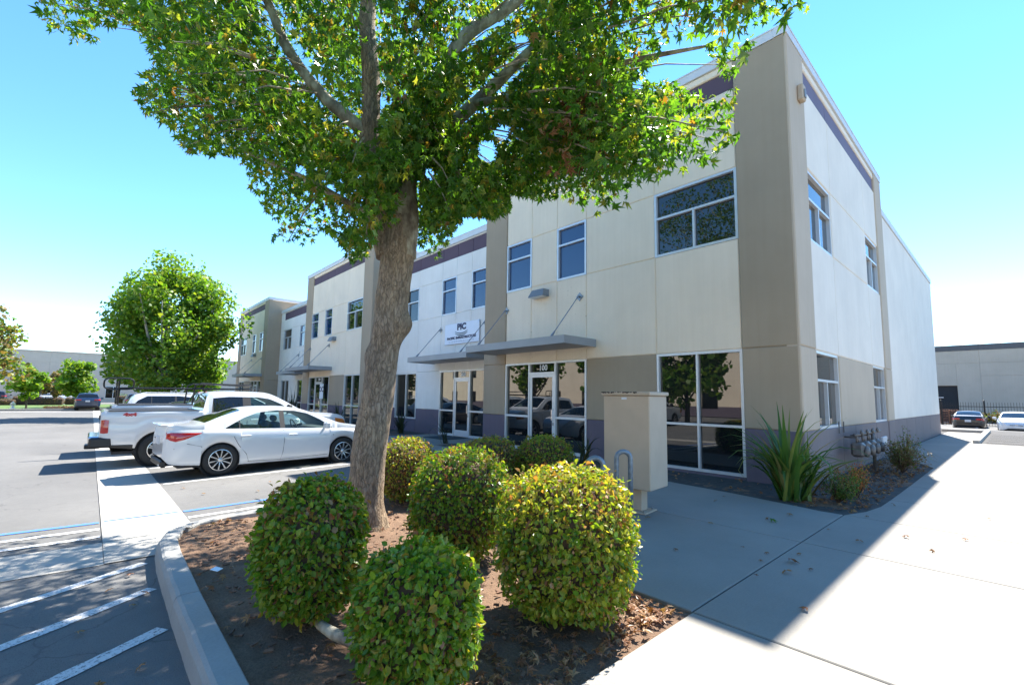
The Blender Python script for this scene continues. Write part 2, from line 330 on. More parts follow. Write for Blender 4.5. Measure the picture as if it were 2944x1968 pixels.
# valley gutter of concrete: one run along x, one along y, cast in slabs
gx = [-3.56-.9*0, -4.46, -7.6, -10.7, -13.8, -16.9, -20, -24, -28, -33, -38, -44, -50, -56]
for i in range(len(gx)-1):
    a, b_ = gx[i]-.006, gx[i+1]+.006
    mb = MB(); n = 10; vs = []
    for k in range(n+1):
        x = a+(b_-a)*k/n
        for y, dd in ((-8.56, .006), (-9.0, .004), (-9.43, .006)): vs.append((x, y, gh(x, y)+dd+.006))
    mb.add(vs, [(3*k+q, 3*k+q+1, 3*k+q+4, 3*k+q+3) for k in range(n) for q in (0, 1)]); mb.build('gutter_slab', 'gutter_concrete', lot)
gyl = [-9.428, -10.6, -13.7, -16.8, -20]
for i in range(len(gyl)-1):
    mb = MB(); vs = []; n = 4
    for k in range(n+1):
        y = gyl[i]-.006+(gyl[i+1]+.006-gyl[i]+.006)*k/n
        for x in (-3.56, -4.0, -4.46): vs.append((x, y, gh(x, y)+.006))
    mb.add(vs, [(3*k+q, 3*k+q+1, 3*k+q+4, 3*k+q+3) for k in range(n) for q in (0, 1)]); mb.build('gutter_slab', 'gutter_concrete', lot)
# paint
strip('painted_line', 'blue_line', (-5.62, -8.54), (-5.62, -4.1), .1, .007)
strip('painted_line', 'blue_line', (-5.60, -9.45), (-5.60, -13.5), .1, .007)
strip('painted_line', 'blue_line', (-5.61, -9.40), (-5.61, -8.60), .05, .016, 8)
strip('painted_line', 'white_line', (-5.16, -8.54), (-5.16, -4.5), .1, .007)
strip('painted_line', 'white_line', (-5.20, -9.45), (-5.20, -13.5), .1, .007)
strip('painted_line', 'worn_line', (-4.78, -9.45), (-4.70, -12.5), .1, .007)
for x in (-8.55, -11.35, -14.1, -17.0, -19.8, -22.6, -25.4, -28.2): strip('painted_line', 'white_line', (x, -8.5), (x-.02, -4.0), .1, .007)
for (a, b_) in (((-3.36, -9.13), (-2.42, -10.6)), ((-2.55, -9.13), (-1.55, -10.65)), ((-1.63, -9.14), (-.70, -10.6)), ((-.7, -9.15), (.2, -10.6))):
    strip('painted_stripe', 'worn_line', a, b_, .105, .006, 24, lot, .10)
strip('painted_line', 'white_line', (-53.6, -40), (-53.6, -4.5), .35, .006, 30)

# planting island: soil, kerb round it
def soil_sheet(name, poly_fn, x0, x1, y0, y1, step, z, amp, parent=None):
    nx = int((x1-x0)/step); ny = int((y1-y0)/step); mb = MB(); idx = {}; vs = []; fs = []
    for j in range(ny+1):
        for i in range(nx+1):
            x = x0+(x1-x0)*i/nx; y = y0+(y1-y0)*j/ny
            idx[i, j] = len(vs); vs.append((x, y, z+amp*mnoise.noise((x*1.3, y*1.3, 3))+.4*amp*mnoise.noise((x*9, y*9, 1))+.25*amp*mnoise.noise((x*25, y*25, 7))))
    for j in range(ny):
        for i in range(nx):
            if poly_fn(x0+(x1-x0)*(i+.5)/nx, y0+(y1-y0)*(j+.5)/ny): fs.append((idx[i, j], idx[i+1, j], idx[i+1, j+1], idx[i, j+1]))
    mb.add(vs, fs); return mb.build(name, 'soil', parent, True, kind='structure')
def soilz(x, y):
    return .0
island = soil_sheet('planting_island_soil', lambda x, y: not (x < -3.5 and y < -8.2 and math.hypot(x+3.5, y+8.2) > .72), -4.25, .965, -8.95, -3.6, .035, -.03, .035)
# kerb: path of the back edge, profile swept along it, cut in lengths
kp = [(2.5, -9.0), (1.2, -8.99), (.2, -8.985), (-1.62, -8.98), (-3.0, -8.96), (-3.5, -8.93), (-3.85, -8.83), (-4.08, -8.62), (-4.2, -8.3), (-4.26, -7.8), (-4.27, -7.0), (-4.27, -5.6), (-4.27, -4.4), (-4.27, -3.4)]
def kerb(path, cuts, top=.012):
    root = thing('kerb', 'grey concrete kerb with chipped edges round the shrub island', 'kerb')
    pts = []
    for a, b_ in zip(path, path[1:]):
        n = max(1, int((Vector(b_)-Vector(a)).length/.12))
        for i in range(n): pts.append(Vector(a).lerp(Vector(b_), i/n))
    pts.append(Vector(path[-1]))
    st = 0
    for c in list(cuts)+[len(pts)-1]:
        c = min(c, len(pts)-1)
        seg = pts[st:c+1]
        if len(seg) < 2: continue
        mb = MB(); vs = []
        for i, p in enumerate(seg):
            gi = st+i; t = (pts[min(gi+1, len(pts)-1)]-pts[max(gi-1, 0)]).normalized(); nrm = Vector((t.y, -t.x))*-1   # outward = away from soil
            nrm = Vector((-t.y, t.x))
            if i == 0: p = p+t*.004
            if i == len(seg)-1: p = p-t*.004
            j = .006*mnoise.noise((p.x*4, p.y*4, 0)); j2 = .008*mnoise.noise((p.x*17, p.y*17, 5))
            for off, z in ((-.075, -.2), (-.075, top-.012), (-.065, top+j*.3), (.055+j2, top+j*.3), (.078+j2, top-.012+j2*.5), (.098+j, top-.05), (.12, -.3)):
                q = p+nrm*off; vs.append((q.x, q.y, z))
        k = 7
        fs = [(i*k+q, i*k+q+1, (i+1)*k+q+1, (i+1)*k+q) for i in range(len(seg)-1) for q in range(k-1)]
        fs += [tuple(range(k)), tuple(range((len(seg)-1)*k, len(seg)*k))[::-1]]
        mb.add(vs, fs); o = mb.build('kerb_stone', 'kerb_concrete', root, False); st = c
    return root
kerb([(x, y) for x, y in kp], [8, 34, 52, 76])

# paving in slabs
paving = link('sidewalk', MB().add([(-60, -3.0, -.02), (8, -3.0, -.02), (8, 30, -.02), (-60, 30, -.02)], [(0, 1, 2, 3)]).mesh('sidewalk', 'caulk'), kind='structure')
def slab(poly, z=.0, g=.007, parent=paving, mat='concrete', th=.12):
    P = [Vector(p) for p in poly]; c = sum(P, Vector((0, 0)))/len(P); n = len(P)
    def inset(d):
        out = []
        for i in range(n):
            a, b_, d2 = P[i-1], P[i], P[(i+1) % n]; t1 = (b_-a).normalized(); t2 = (d2-b_).normalized()
            n1 = Vector((-t1.y, t1.x)); n2 = Vector((-t2.y, t2.x)); m_ = (n1+n2); k = m_.length_squared
            out.append(b_+m_*(2*d/k) if k > .05 else b_+n1*d)
        return out
    A = inset(g); B = inset(g+.008)
    vs = [(p.x, p.y, z-th) for p in A]+[(p.x, p.y, z-.006) for p in A]+[(p.x, p.y, z) for p in B]
    fs = [tuple(range(2*n, 3*n))]+[(k*n+i, k*n+(i+1) % n, (k+1)*n+(i+1) % n, (k+1)*n+i) for k in (0, 1) for i in range(n)]
    return MB().add(vs, fs).build('slab', mat, parent)
XJ = .965
ys = [-15.0, -12.6, -10.3, -8.4, -6.27, -3.73]
for i in range(len(ys)-1): slab([(XJ, ys[i]), (3.2, ys[i]), (3.2, ys[i+1]), (XJ, ys[i+1])]); slab([(3.2, ys[i]), (5.8, ys[i]), (5.8, ys[i+1]), (3.2, ys[i+1])])
slab([(XJ, -3.73), (5.8, -3.73), (5.8, -1.86), (XJ, -1.86)])
ys2 = [-1.86, -.1, 1.75, 3.6, 5.45, 7.3, 9.2, 11.4, 13.6, 16.1]
edge = lambda y: lerp([(-1.86, .965), (-1.4, 1.12), (-.8, 1.2), (.5, 1.22), (6.9, 1.22), (7.0, .02), (40, .02)], y)
for i in range(len(ys2)-1):
    a, b_ = ys2[i], ys2[i+1]; mids = [y for y in (-1.4, -.8, 6.95, 7.05) if a < y < b_]
    left = [(edge(b_), b_)]+[(edge(y), y) for y in mids[::-1]]+[(edge(a), a)]
    if a > 7.2 or True: slab(left+[(5.8, a), (5.8, b_)])
for y0, y1 in ((16.1, 20.6), (20.6, 25.2)): slab([(.02, y0), (1.5, y0), (1.5, y1), (.02, y1)])
slab([(-1.6, -6.27), (XJ, -6.27), (XJ, -3.73), (-1.6, -3.73)])
slab([(-1.9, -3.73), (XJ, -3.73), (XJ, -1.86), (.7, -1.86), (.38, -1.78), (-.6, -1.58), (-1.9, -1.42)])
xs = [-1.9, -4.2, -6.3, -8.4, -10.6, -12.8, -15, -17.2, -19.4, -21.6, -24, -26.4, -29, -32, -35, -38, -41, -44, -48]
for a, b_ in zip(xs, xs[1:]):
    if b_ >= -4.3: slab([(b_, -3.73), (a, -3.73), (a, -1.42), (b_, -1.42)])
    else: slab([(b_, -3.3), (a, -3.3), (a, -1.42), (b_, -1.42)])
for a, b_ in ((-5.0, -8.3), (-10.1, -13.9), (-23.1, -26.5)): slab([(b_, -1.42), (a, -1.42), (a, -.02 if a > -9 or a < -20 else .93), (b_, -.02 if a > -9 or a < -20 else .93)])
# the long kerb of the pavement along the parking bays
mb = MB()
for k in range(22): mb.box(-48+k*2-.0, -46.006+k*2, -3.45, -3.3, -.4, .0)
mb.build('pavement_kerb', 'kerb_concrete', paving)
# soil beds against the building
bed = soil_sheet('planting_bed_soil', lambda x, y: (y < 0 and x < .9) or x < edge(y), -4.95, 1.25, -1.84, 7.0, .04, -.03, .03)
soil_sheet('planting_bed_soil', lambda x, y: True, -23, -13.9, -1.42, 1.0, .1, -.03, .03)
soil_sheet('planting_bed_soil', lambda x, y: True, -36, -26.5, -1.42, 1.0, .1, -.03, .03)

# right-hand car park beyond the path
lot2 = MB().add([(1.5, 16.12, -.02), (60, 16.12, -.02), (60, 70, -.45), (1.5, 70, -.45), (-40, 70, -.45), (-40, 25.3, -.08), (1.5, 25.3, -.08)], [(0, 1, 6), (1, 2, 3, 6), (3, 4, 5, 6)]).build('rear_lot', 'asphalt', kind='structure')
for k in range(5):
    y = 17.2+k*1.7; mb = MB().add([(1.75, y, -.02), (9, y-.5, -.02), (9, y-.3, -.02), (1.75, y+.2, -.02)], [(0, 1, 2, 3)]); mb.build('painted_stripe', 'white_line', lot2)
MB().bbox(1.42, 1.62, 16.1, 27.3, -.2, .13, .02).build('kerb', 'gutter_concrete', label='pale straight kerb beside the striped bay past the building', cat='kerb')
MB().bbox(-.3, 1.35, 26.0, 26.3, -.3, .13, .02).build('kerb', 'gutter_concrete', label='short concrete kerb in front of the parked black sedan', cat='kerb')

# lawn and road margin on the far left
MB().add([(-150, -60, -.2), (-57, -60, -.2), (-57, 40, -.2), (-150, 40, -.2)], [(0, 1, 2, 3)]).build('lawn', 'lawn', kind='structure')
MB().add([(-99, -60, -.19), (-84, -60, -.19), (-84, 40, -.19), (-99, 40, -.19)], [(0, 1, 2, 3)]).build('far_parking', 'asphalt', kind='structure')
MB().bbox(-57.2, -56.9, -60, 40, -.4, -.05, .02).build('kerb', 'kerb_concrete', label='long pale kerb along the far lawn edge', cat='kerb')

# ------------------------------------------------------------------ the office building
bld = thing('office_building', 'two-storey cream and tan tilt-up office building with plum base and metal canopies', 'building')
class Wall:
    def __init__(s, kind, pos): s.k = kind; s.p = pos
    def P(s, u, w_, n): return (u, s.p-n, w_) if s.k == 'f' else (s.p+n, u, w_)
def panel(W, u0, u1, w0, w1, mat, j=.022, d=.2, name='panel', proud=0., parent=None):
    e = .0008
    rings = []
    for (du, n) in ((e, -d), (e, -.022+proud), (j, proud)):
        rings.append([W.P(u0+du, w0+du, n), W.P(u1-du, w0+du, n), W.P(u1-du, w1-du, n), W.P(u0+du, w1-du, n)])
    vs = [p for r in rings for p in r]
    fs = [(8, 9, 10, 11)]+[(k*4+i, k*4+(i+1) % 4, (k+1)*4+(i+1) % 4, (k+1)*4+i) for k in (0, 1) for i in range(4)]
    if W.k == 's': pass
    return MB().add(vs, fs).build(name, mat, parent or bld)
def wbox(mb, W, u0, u1, w0, w1, n0, n1):
    vs = [W.P(u, w_, n) for n in (n0, n1) for w_ in (w0, w1) for u in (u0, u1)]
    mb.add(vs, [(0, 2, 3, 1), (4, 5, 7, 6), (0, 1, 5, 4), (2, 6, 7, 3), (0, 4, 6, 2), (1, 3, 7, 5)])
def window(W, u0, u1, w0, w1, lay, mat='glass', fw=.055, name='window', rec=.0):
    """lay: list of pane rectangles as fractions (a0,a1,b0,b1); frame bars run round every pane"""
    fr = MB(); n0, n1 = -.14-rec, .004-rec
    wbox(fr, W, u0, u0+fw, w0, w1, n0, n1); wbox(fr, W, u1-fw, u1, w0, w1, n0, n1)
    wbox(fr, W, u0+fw, u1-fw, w0, w0+fw, n0, n1-.002); wbox(fr, W, u0+fw, u1-fw, w1-fw, w1, n0, n1-.002)
    eps = .001
    for (a0, a1, b0, b1) in lay:
        ua, ub = u0+(u1-u0)*a0, u0+(u1-u0)*a1; wa, wb = w0+(w1-w0)*b0, w0+(w1-w0)*b1
        if a1 < 1-eps: wbox(fr, W, ub-fw*.4, ub+fw*.4, wa+(fw if b0 < eps else 0), wb-(fw if b1 > 1-eps else 0), n0+.01, n1-.006)
        if b1 < 1-eps: wbox(fr, W, ua+(fw if a0 < eps else 0), ub-(fw if a1 > 1-eps else 0), wb-fw*.45, wb+fw*.45, n0+.01, n1-.004)
    root = fr.build(name, 'alu', bld)
    for (a0, a1, b0, b1) in lay:
        ua, ub = u0+(u1-u0)*a0, u0+(u1-u0)*a1; wa, wb = w0+(w1-w0)*b0, w0+(w1-w0)*b1
        g = MB(); k = .012; tilt = random.uniform(-.0015, .0015)
        wbox(g, W, ua+k, ub-k, wa+k, wb-k, n0+.02, n1-.075); g.build('pane', mat, root)
    return root
NARROW = [(0, 1, 0, .66), (0, 1, .66, 1)]
WIDE = [(0, .5, 0, .6), (.5, 1, 0, .6), (0, 1, .6, 1)]
GWIDE = [(0, .5, 0, .385), (.5, 1, 0, .385), (0, .5, .385, 1), (.5, 1, .385, 1)]
ZR, ZH, ZS, ZU, ZB, ZT, ZC, ZP = 1.0, 2.6, 4.91, 6.46, 8.25, 8.70, 8.87, 9.08
def storefront(W, u0, u1, number=None, flip=False, drop=.01):
    c0, c1 = u0+(u1-u0)*.33, u0+(u1-u0)*.655; fw = .055
    fr = MB(); n0, n1 = -.14, .004; z0 = drop
    for a, b_ in ((u0, u0+fw), (c0-fw/2, c0+fw/2), (c1-fw/2, c1+fw/2), (u1-fw, u1)): wbox(fr, W, a, b_, z0, ZH, n0, n1)
    for a, b_ in ((u0+fw, c0-fw/2), (c0+fw/2, c1-fw/2), (c1+fw/2, u1-fw)): wbox(fr, W, a, b_, ZH-fw, ZH, n0, n1-.002)
    for a, b_ in ((u0+fw, c0-fw/2), (c1+fw/2, u1-fw)):
        wbox(fr, W, a, b_, z0, z0+fw+.03, n0, n1-.002); wbox(fr, W, a, b_, ZR-.03, ZR+.03, n0+.01, n1-.004)
    wbox(fr, W, c0+fw/2, c1-fw/2, 2.24, 2.30, n0, n1-.002)
    root = fr.build('storefront', 'alu', bld)
    def pane(a, b_, za, zb, nn=-.07):
        g = MB(); wbox(g, W, a, b_, za, zb, nn-.03, nn); g.build('pane', 'glass', root)
    for a, b_ in ((u0+fw*.6, c0-fw*.3), (c1+fw*.3, u1-fw*.6)): pane(a, b_, z0+.05, ZR-.02); pane(a, b_, ZR+.02, ZH-.03)
    pane(c0+fw*.3, c1-fw*.3, 2.28, ZH-.03)
    # the glazed door leaf
    d0, d1, dt = c0+fw/2+.008, c1-fw/2-.008, 2.235; s = .085
    dr = MB(); wbox(dr, W, d0, d0+s, .02, dt, -.06, -.012); wbox(dr, W, d1-s, d1, .02, dt, -.06, -.012)
    wbox(dr, W, d0+s, d1-s, .02, .26, -.06, -.014); wbox(dr, W, d0+s, d1-s, dt-s, dt, -.06, -.014)
    door = dr.build('door', 'alu', bld)
    g = MB(); wbox(g, W, d0+s*.8, d1-s*.8, .25, dt-s*.9, -.045, -.03); g.build('pane', 'glass', door)
    hx = d1-s*.5 if not flip else d0+s*.5
    hb = MB(); hb.tube([W.P(hx, .92, -.01), W.P(hx, .92, .06), W.P(hx, 1.22, .06), W.P(hx, 1.22, -.01)], .012, 6); hb.build('handle', 'chrome', door)
    hb = MB(); wbox(hb, W, hx-.02, hx+.02, .78, .86, -.012, .004); hb.build('lock', 'steel', door)
    if number:
        uc = (c0+c1)/2; p = W.P(uc, 2.425, -.062)
        M = Matrix.Translation(p) @ Matrix.Rotation(R(90), 4, 'X')
        link('number', text_mesh(number, .23, 'white_letter', .003, M, 1., .006), root)
    return root
def coping(W, u0, u1, z0, z1, mat='coping', out=.05, back=.4):
    mb = MB(); wbox(mb, W, u0, u1, z0, z1-.03, -.19, out-.012); wbox(mb, W, u0-.0, u1+.0, z1-.03, z1, -back, out); return mb.build('coping', mat, bld)
def canopy(W, u0, u1, zt=3.10, depth=1.27, th=.20):
    c = MB(); wbox(c, W, u0, u1, zt-.02, zt, .003, depth)                          # deck
    wbox(c, W, u0, u1, zt-th, zt-.022, depth-.05, depth+.002)                      # fascia
    wbox(c, W, u0, u0+.05, zt-th, zt-.022, .003, depth-.052); wbox(c, W, u1-.05, u1, zt-th, zt-.022, .003, depth-.052)
    k = u0+.6
    while k < u1-.2: wbox(c, W, k, k+.04, zt-th+.03, zt-.022, .003, depth-.052); k += .62
    wbox(c, W, u0+.051, u1-.051, zt-th+.02, zt-th+.028, .01, depth-.055)
    root = c.build('canopy', 'canopy_paint', bld)
    for u in (u0+.45, u1-.55):
        t = MB(); a = W.P(u, 4.32, .07); b_ = W.P(u, zt+.07, depth-.18)
        t.tube([a, b_], .014, 6); t.build('rod', 'steel', root)
        q = MB(); Mx = Matrix.Translation(W.P(u, 4.32, .012)) @ Matrix.Rotation(R(45), 4, 'Y'); q.box(-.085, .085, -.01, .01, -.085, .085, Mx)
        q.tube([W.P(u, 4.32, .02), W.P(u, 4.32, .07), Vector(a).lerp(Vector(b_), .07)], [.03, .03, .018], 6); q.build('wall_plate', 'steel', root)
        q = MB(); q.tube([Vector(b_).lerp(Vector(a), .09), b_, W.P(u, zt+.0, depth-.12)], [.018, .035, .03], 6); q.build('clevis', 'steel', root)
    return root
def tower(x0, mir=False, number=None, detail=True):
    """corner block: 9.36 m wide, right edge at x0 (mir: window side on the left)"""
    W = Wall('f', 0.); Wd = 9.36
    X = (lambda a: x0+a) if not mir else (lambda a: x0-Wd-a)
    def S(a, b_): return (min(X(a), X(b_)), max(X(a), X(b_)))
    p1, p2 = S(-1.02, 0), S(-9.36, -8.29)
    for (a, b_) in (p1, p2):
        panel(W, a, b_, -.1, ZR, 'plum', proud=.03); panel(W, a, b_, ZR, ZH, 'tan', proud=.03); panel(W, a, b_, ZH, ZC, 'tan', proud=.03)
    cu = [-8.29, -7.15, -6.1, -5.03, -2.95, -1.02]
    for i in range(5):
        a, b_ = S(cu[i], cu[i+1]); dm = 'cream_dirty' if (detail and i in (0, 1, 2)) else 'cream'
        up = i in (0, 2, 4)
        if up: window(W, a, b_, ZS, ZU, WIDE if i == 4 else NARROW, 'glass' if i == 4 else 'glass_sky')
        else: panel(W, a, b_, ZS, ZU, 'cream')
        panel(W, a, b_, ZH, ZS, dm); panel(W, a, b_, ZU, ZB, 'cream'); panel(W, a, b_, ZB, ZT, 'band', proud=-.03); panel(W, a, b_, ZT, ZC, 'cream')
    a, b_ = S(-5.03, -2.95); panel(W, a, b_, -.1, ZR, 'plum'); panel(W, a, b_, ZR, ZH, 'tan')
    a, b_ = S(-2.95, -1.02); panel(W, a, b_, -.1, .04, 'plum'); window(W, a, b_, .04, ZH, GWIDE)
    a, b_ = S(-8.29, -5.03); storefront(W, a, b_, number, mir)
    a, b_ = S(-8.72, -4.7); canopy(W, a, b_)
    coping(W, x0-Wd, x0, ZC, ZP)
    MB().box(x0-Wd+.21, x0-.21, .19, 8.9, -.3, ZC-.2).build('wall_core', 'tan', bld)
    # the side faces of the block
    for s in (0, 1):
        if s == 0 and x0 == 0: continue
        xx = x0 if s == 0 else x0-Wd
        y1 = 3.0
        mb = MB(); sg = 1 if s == 0 else -1
        for z0, z1, mt in ((-.1, ZR, 'plum'), (ZR, ZH, 'tan'), (ZH, ZC, 'tan')):
            if s == 0: panel(Wall('s', xx), -.028, y1, z0, z1, mt)
            else: MB().box(xx, xx+.02, -.025, y1, z0+.01, z1-.01).build('panel', mt, bld)
        m2 = MB(); m2.box(min(xx, xx+sg*.05), max(xx, xx+sg*.05), -.051, y1+.4, ZC, ZP-.004); m2.build('coping', 'coping', bld)
def recess(x1, d=.95, number=None, extra=False):
    """lower set-back block, its right edge at x1"""
    W = Wall('f', d); L = 8.74; X = lambda a: x1+a
    cu = [-8.74, -7.9, -6.0, -4.14, -3.1, -2.08, -.98, 0]
    c2, c3 = 7.24, 7.80
    for i in range(7):
        a, b_ = X(cu[i]), X(cu[i+1])
        if i == 1: window(W, a, b_, ZS, ZU, WIDE)
        elif i == 3: window(W, a, b_, ZS, ZU, NARROW, 'glass_sky')
        elif i == 5: window(W, a, b_, ZS, ZU, NARROW, 'glass_sky')
        else: panel(W, a, b_, ZS, ZU, 'cream_sky_lit')
        panel(W, a, b_, ZH, ZS, 'cream_sky_lit'); panel(W, a, b_, ZU, c2, 'cream_sky_lit')
        panel(W, a, b_, c2, c3, 'band' if i > 0 else 'cream_sky_lit', proud=-.03 if i > 0 else 0); panel(W, a, b_, c3, 7.86, 'cream_sky_lit')
        if i in (0, 2, 6): panel(W, a, b_, ZR, ZH, 'cream_sky_lit'); panel(W, a, b_, -.1, ZR, 'plum')
        if i == 1: panel(W, a, b_, -.1, .55, 'plum'); window(W, a, b_, .55, ZH, GWIDE[2:], 'glass') if False else window(W, a, b_, .55, ZH, [(0, .5, 0, 1), (.5, 1, 0, 1)])
    storefront(W, X(-4.14), X(-.98), number); canopy(W, X(-4.6), X(-.62))
    if extra: window(W, X(-3.95), X(-3.2), 3.7, 4.62, [(0, 1, 0, 1)], rec=-.03)
    coping(W, X(-L), X(0), 7.86, 8.10)
    MB().box(X(-L)+.01, X(0)-.01, d+.19, 8.9, -.3, 7.7).build('wall_core', 'tan', bld)
tower(0, False, '100'); recess(-9.36, .95, '200'); tower(-18.1, False, '300', False); recess(-27.46, .95, '400', True); tower(-36.2, True, None, False)
# higher parapet of the warehouse behind the set-back blocks
mb = MB()
mb.box(-45.5, -.3, 6.2, 9.35, -.3, 8.0); mb.box(-45.5, -.26, 9.351, 22.9, -.3, 7.9); mb.build('warehouse_core', 'tan', bld)
for a, b_ in ((-18.08, -9.38), (-36.18, -27.48)):
    W2 = Wall('f', 4.2); panel(W2, a, b_, 7.4, 8.95, 'tan'); mb = MB(); mb.box(a, b_, 4.2, 6.3, 7.4, 8.8); mb.build('roof_block', 'tan', bld)
    mb = MB(); mb.box(a, b_, 4.15, 6.3, 8.952, 9.02); mb.build('coping', 'coping', bld)
# side wall of the corner block (x = 0)
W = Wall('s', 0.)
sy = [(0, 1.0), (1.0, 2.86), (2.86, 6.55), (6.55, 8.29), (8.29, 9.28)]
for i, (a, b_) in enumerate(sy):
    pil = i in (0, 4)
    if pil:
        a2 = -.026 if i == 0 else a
        panel(W, a2, b_, -.1, ZR, 'plum_side_lit', proud=.03); panel(W, a2, b_, ZR, ZH, 'tan_side_lit', proud=.03); panel(W, a2, b_, ZH, ZC, 'tan_side_lit', proud=.03); continue
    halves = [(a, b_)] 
    panel(W, a, b_, ZU, ZB, 'cream_side_lit'); panel(W, a, b_, ZB, ZT, 'band_side_lit', proud=-.03); panel(W, a, b_, ZT, ZC, 'cream_side_lit'); panel(W, a, b_, ZH, ZS, 'cream_side_lit')
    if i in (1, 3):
        window(W, a, b_, ZS, ZU, WIDE, rec=.03); window(W, a, b_, ZR, ZH, [(0, .5, 0, .62), (.5, 1, 0, .62), (0, 1, .62, 1)], rec=.03); panel(W, a, b_, -.1, ZR, 'plum_side_lit')
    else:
        panel(W, a, b_, ZS, ZU, 'cream_side_lit'); panel(W, a, b_, ZR, ZH, 'tan_side_lit')
        panel(W, a, 4.1, -.1, ZR, 'plum_side_lit'); panel(W, 4.1, b_, -.1, ZR, 'plum_side_lit')
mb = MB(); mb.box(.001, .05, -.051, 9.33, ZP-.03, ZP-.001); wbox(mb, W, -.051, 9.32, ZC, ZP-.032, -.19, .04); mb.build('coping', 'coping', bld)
MB().box(-9.3, -.02, 9.26, 9.30, 7.8, ZC).build('panel', 'tan_side_lit', bld)
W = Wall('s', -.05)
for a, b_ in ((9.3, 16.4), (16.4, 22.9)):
    panel(W, a, b_, ZR, 7.9, 'cream_side_lit')
for a, b_ in ((9.3, 12.2), (12.2, 14.3), (14.3, 16.4), (16.4, 18.8), (18.8, 22.9)): panel(W, a, b_, -.1, ZR, 'plum_side_lit')
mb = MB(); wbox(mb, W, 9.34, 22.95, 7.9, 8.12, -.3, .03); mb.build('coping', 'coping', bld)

# things fixed to the building
def wall_lamp(x, z, y=0., label=''):
    t = thing('wall_lamp', label, 'lamp', (x, y, z), 0, 'wall pack lamps on the facade')
    mb = MB(); vs = []
    for (hw, dep, zz) in ((.30, .0, .13), (.30, .0, -.10), (.27, .27, -.10), (.20, .20, .06), (.24, .0, .14)): pass
    P = [(-.31, 0, -.1), (.31, 0, -.1), (.31, 0, .1), (-.31, 0, .1), (-.31, -.27, -.1), (.31, -.27, -.1), (.24, -.17, .12), (-.24, -.17, .12)]
    mb.add(P, [(0, 3, 2, 1), (4, 5, 6, 7), (0, 1, 5, 4), (3, 7, 6, 2), (0, 4, 7, 3), (1, 2, 6, 5)]); mb.build('housing', 'lamp_grey', t)
    MB().bbox(-.27, .27, -.25, -.03, -.125, -.1, .008).build('lens', 'lens', t); return t
wall_lamp(-6.72, 4.62, 0, 'grey wedge wall lamp above the canopy of door 100'); wall_lamp(-22.7, 4.62, 0, 'grey wall lamp on the middle tower left of the trunk'); wall_lamp(-39.5, 4.68, 0, 'small grey wall lamp on the farthest tower')
t = thing('wall_lamp', 'small beige sconce high on the corner pilaster', 'lamp', (.03, .62, 7.85)); MB().bbox(0, .11, -.1, .1, -.17, .17, .02).build('housing', 'cabinet_beige', t); MB().bbox(.111, .13, -.06, .06, -.12, .05, .006).build('lens', 'lamp_grey', t)
t = thing('security_camera', 'round dark security camera under the middle tower coping', 'camera', (-19.9, -.02, 8.5)); MB().tube([(0, 0, 0), (0, -.12, 0)], .05, 8).build('bracket', 'lamp_grey', t); MB().lathe([(.0, -.12), (.08, -.1), (.11, 0), (.09, .08), (.0, .12)], Matrix.Translation((0, -.2, -.06)) @ Matrix.Rotation(R(90), 4, 'Y'), 12).build('dome', 'plastic_black', t, True)
# company sign
t = thing('company_sign', 'white rectangular wall sign with navy lettering and curved swoosh', 'sign', (-11.97, .95, 4.05))
MB().bbox(-1.14, 1.14, -.07, -.02, -.41, .42, .008).build('board', 'sign_white', t)
MB().box(-1.0, 1.0, -.02, -.001, -.3, .3).build('standoff', 'steel', t)
RX = Matrix.Rotation(R(90), 4, 'X')
def sign_text(txt, x, z, size, mat, bold, sx): link('lettering', text_mesh(txt, size, mat, .004, Matrix.Translation((x, -.076, z)) @ RX @ Matrix.Diagonal((sx, 1, 1, 1)), 1., bold), t)
sign_text('PIC', .02, .245, .33, 'navy', .016, 1.22); sign_text('PACIFIC INFRASTRUCTURE', 0, -.175, .135, 'navy', .006, 1.17); sign_text('C O R P O R A T I O N', 0, -.32, .095, 'pale_ink', .002, 1.75)
for (zz, ww, dp, th) in ((.085, .42, .095, .036), (.02, .42, .105, .04)):
    mb = MB(); n = 16; vs = []
    for i in range(n+1):
        u = -1+2*i/n; x = u*ww; zc = zz-dp*(1-u*u); h = th*(1-u*u)**.6*.5+.004; vs += [(x, -.078, zc+h), (x, -.078, zc-h), (x, -.071, zc+h), (x, -.071, zc-h)]
    mb.add(vs, [(4*i, 4*i+1, 4*i+5, 4*i+4) for i in range(n)]+[(4*i+1, 4*i+3, 4*i+7, 4*i+5) for i in range(n)]+[(4*i, 4*i+4, 4*i+6, 4*i+2) for i in range(n)]); mb.build('swoosh', 'slate_ink', t)
t = thing('door_poster', 'white paper notice with blue letters in the far storefront', 'poster', (-24.0, -.03, 1.75)); MB().box(-.28, .28, -.04, -.035, -.42, .42).build('sheet', 'paper', t)
link('lettering', text_mesh('OC', .4, 'navy', .002, Matrix.Translation((0, -.043, .1)) @ RX, 1., .01), t)
MB().bbox(-12.7, -11.3, -.25, .75, .003, .02, .006).build('door_mat', 'doormat', label='dark grey mat before the door numbered 200', cat='mat')

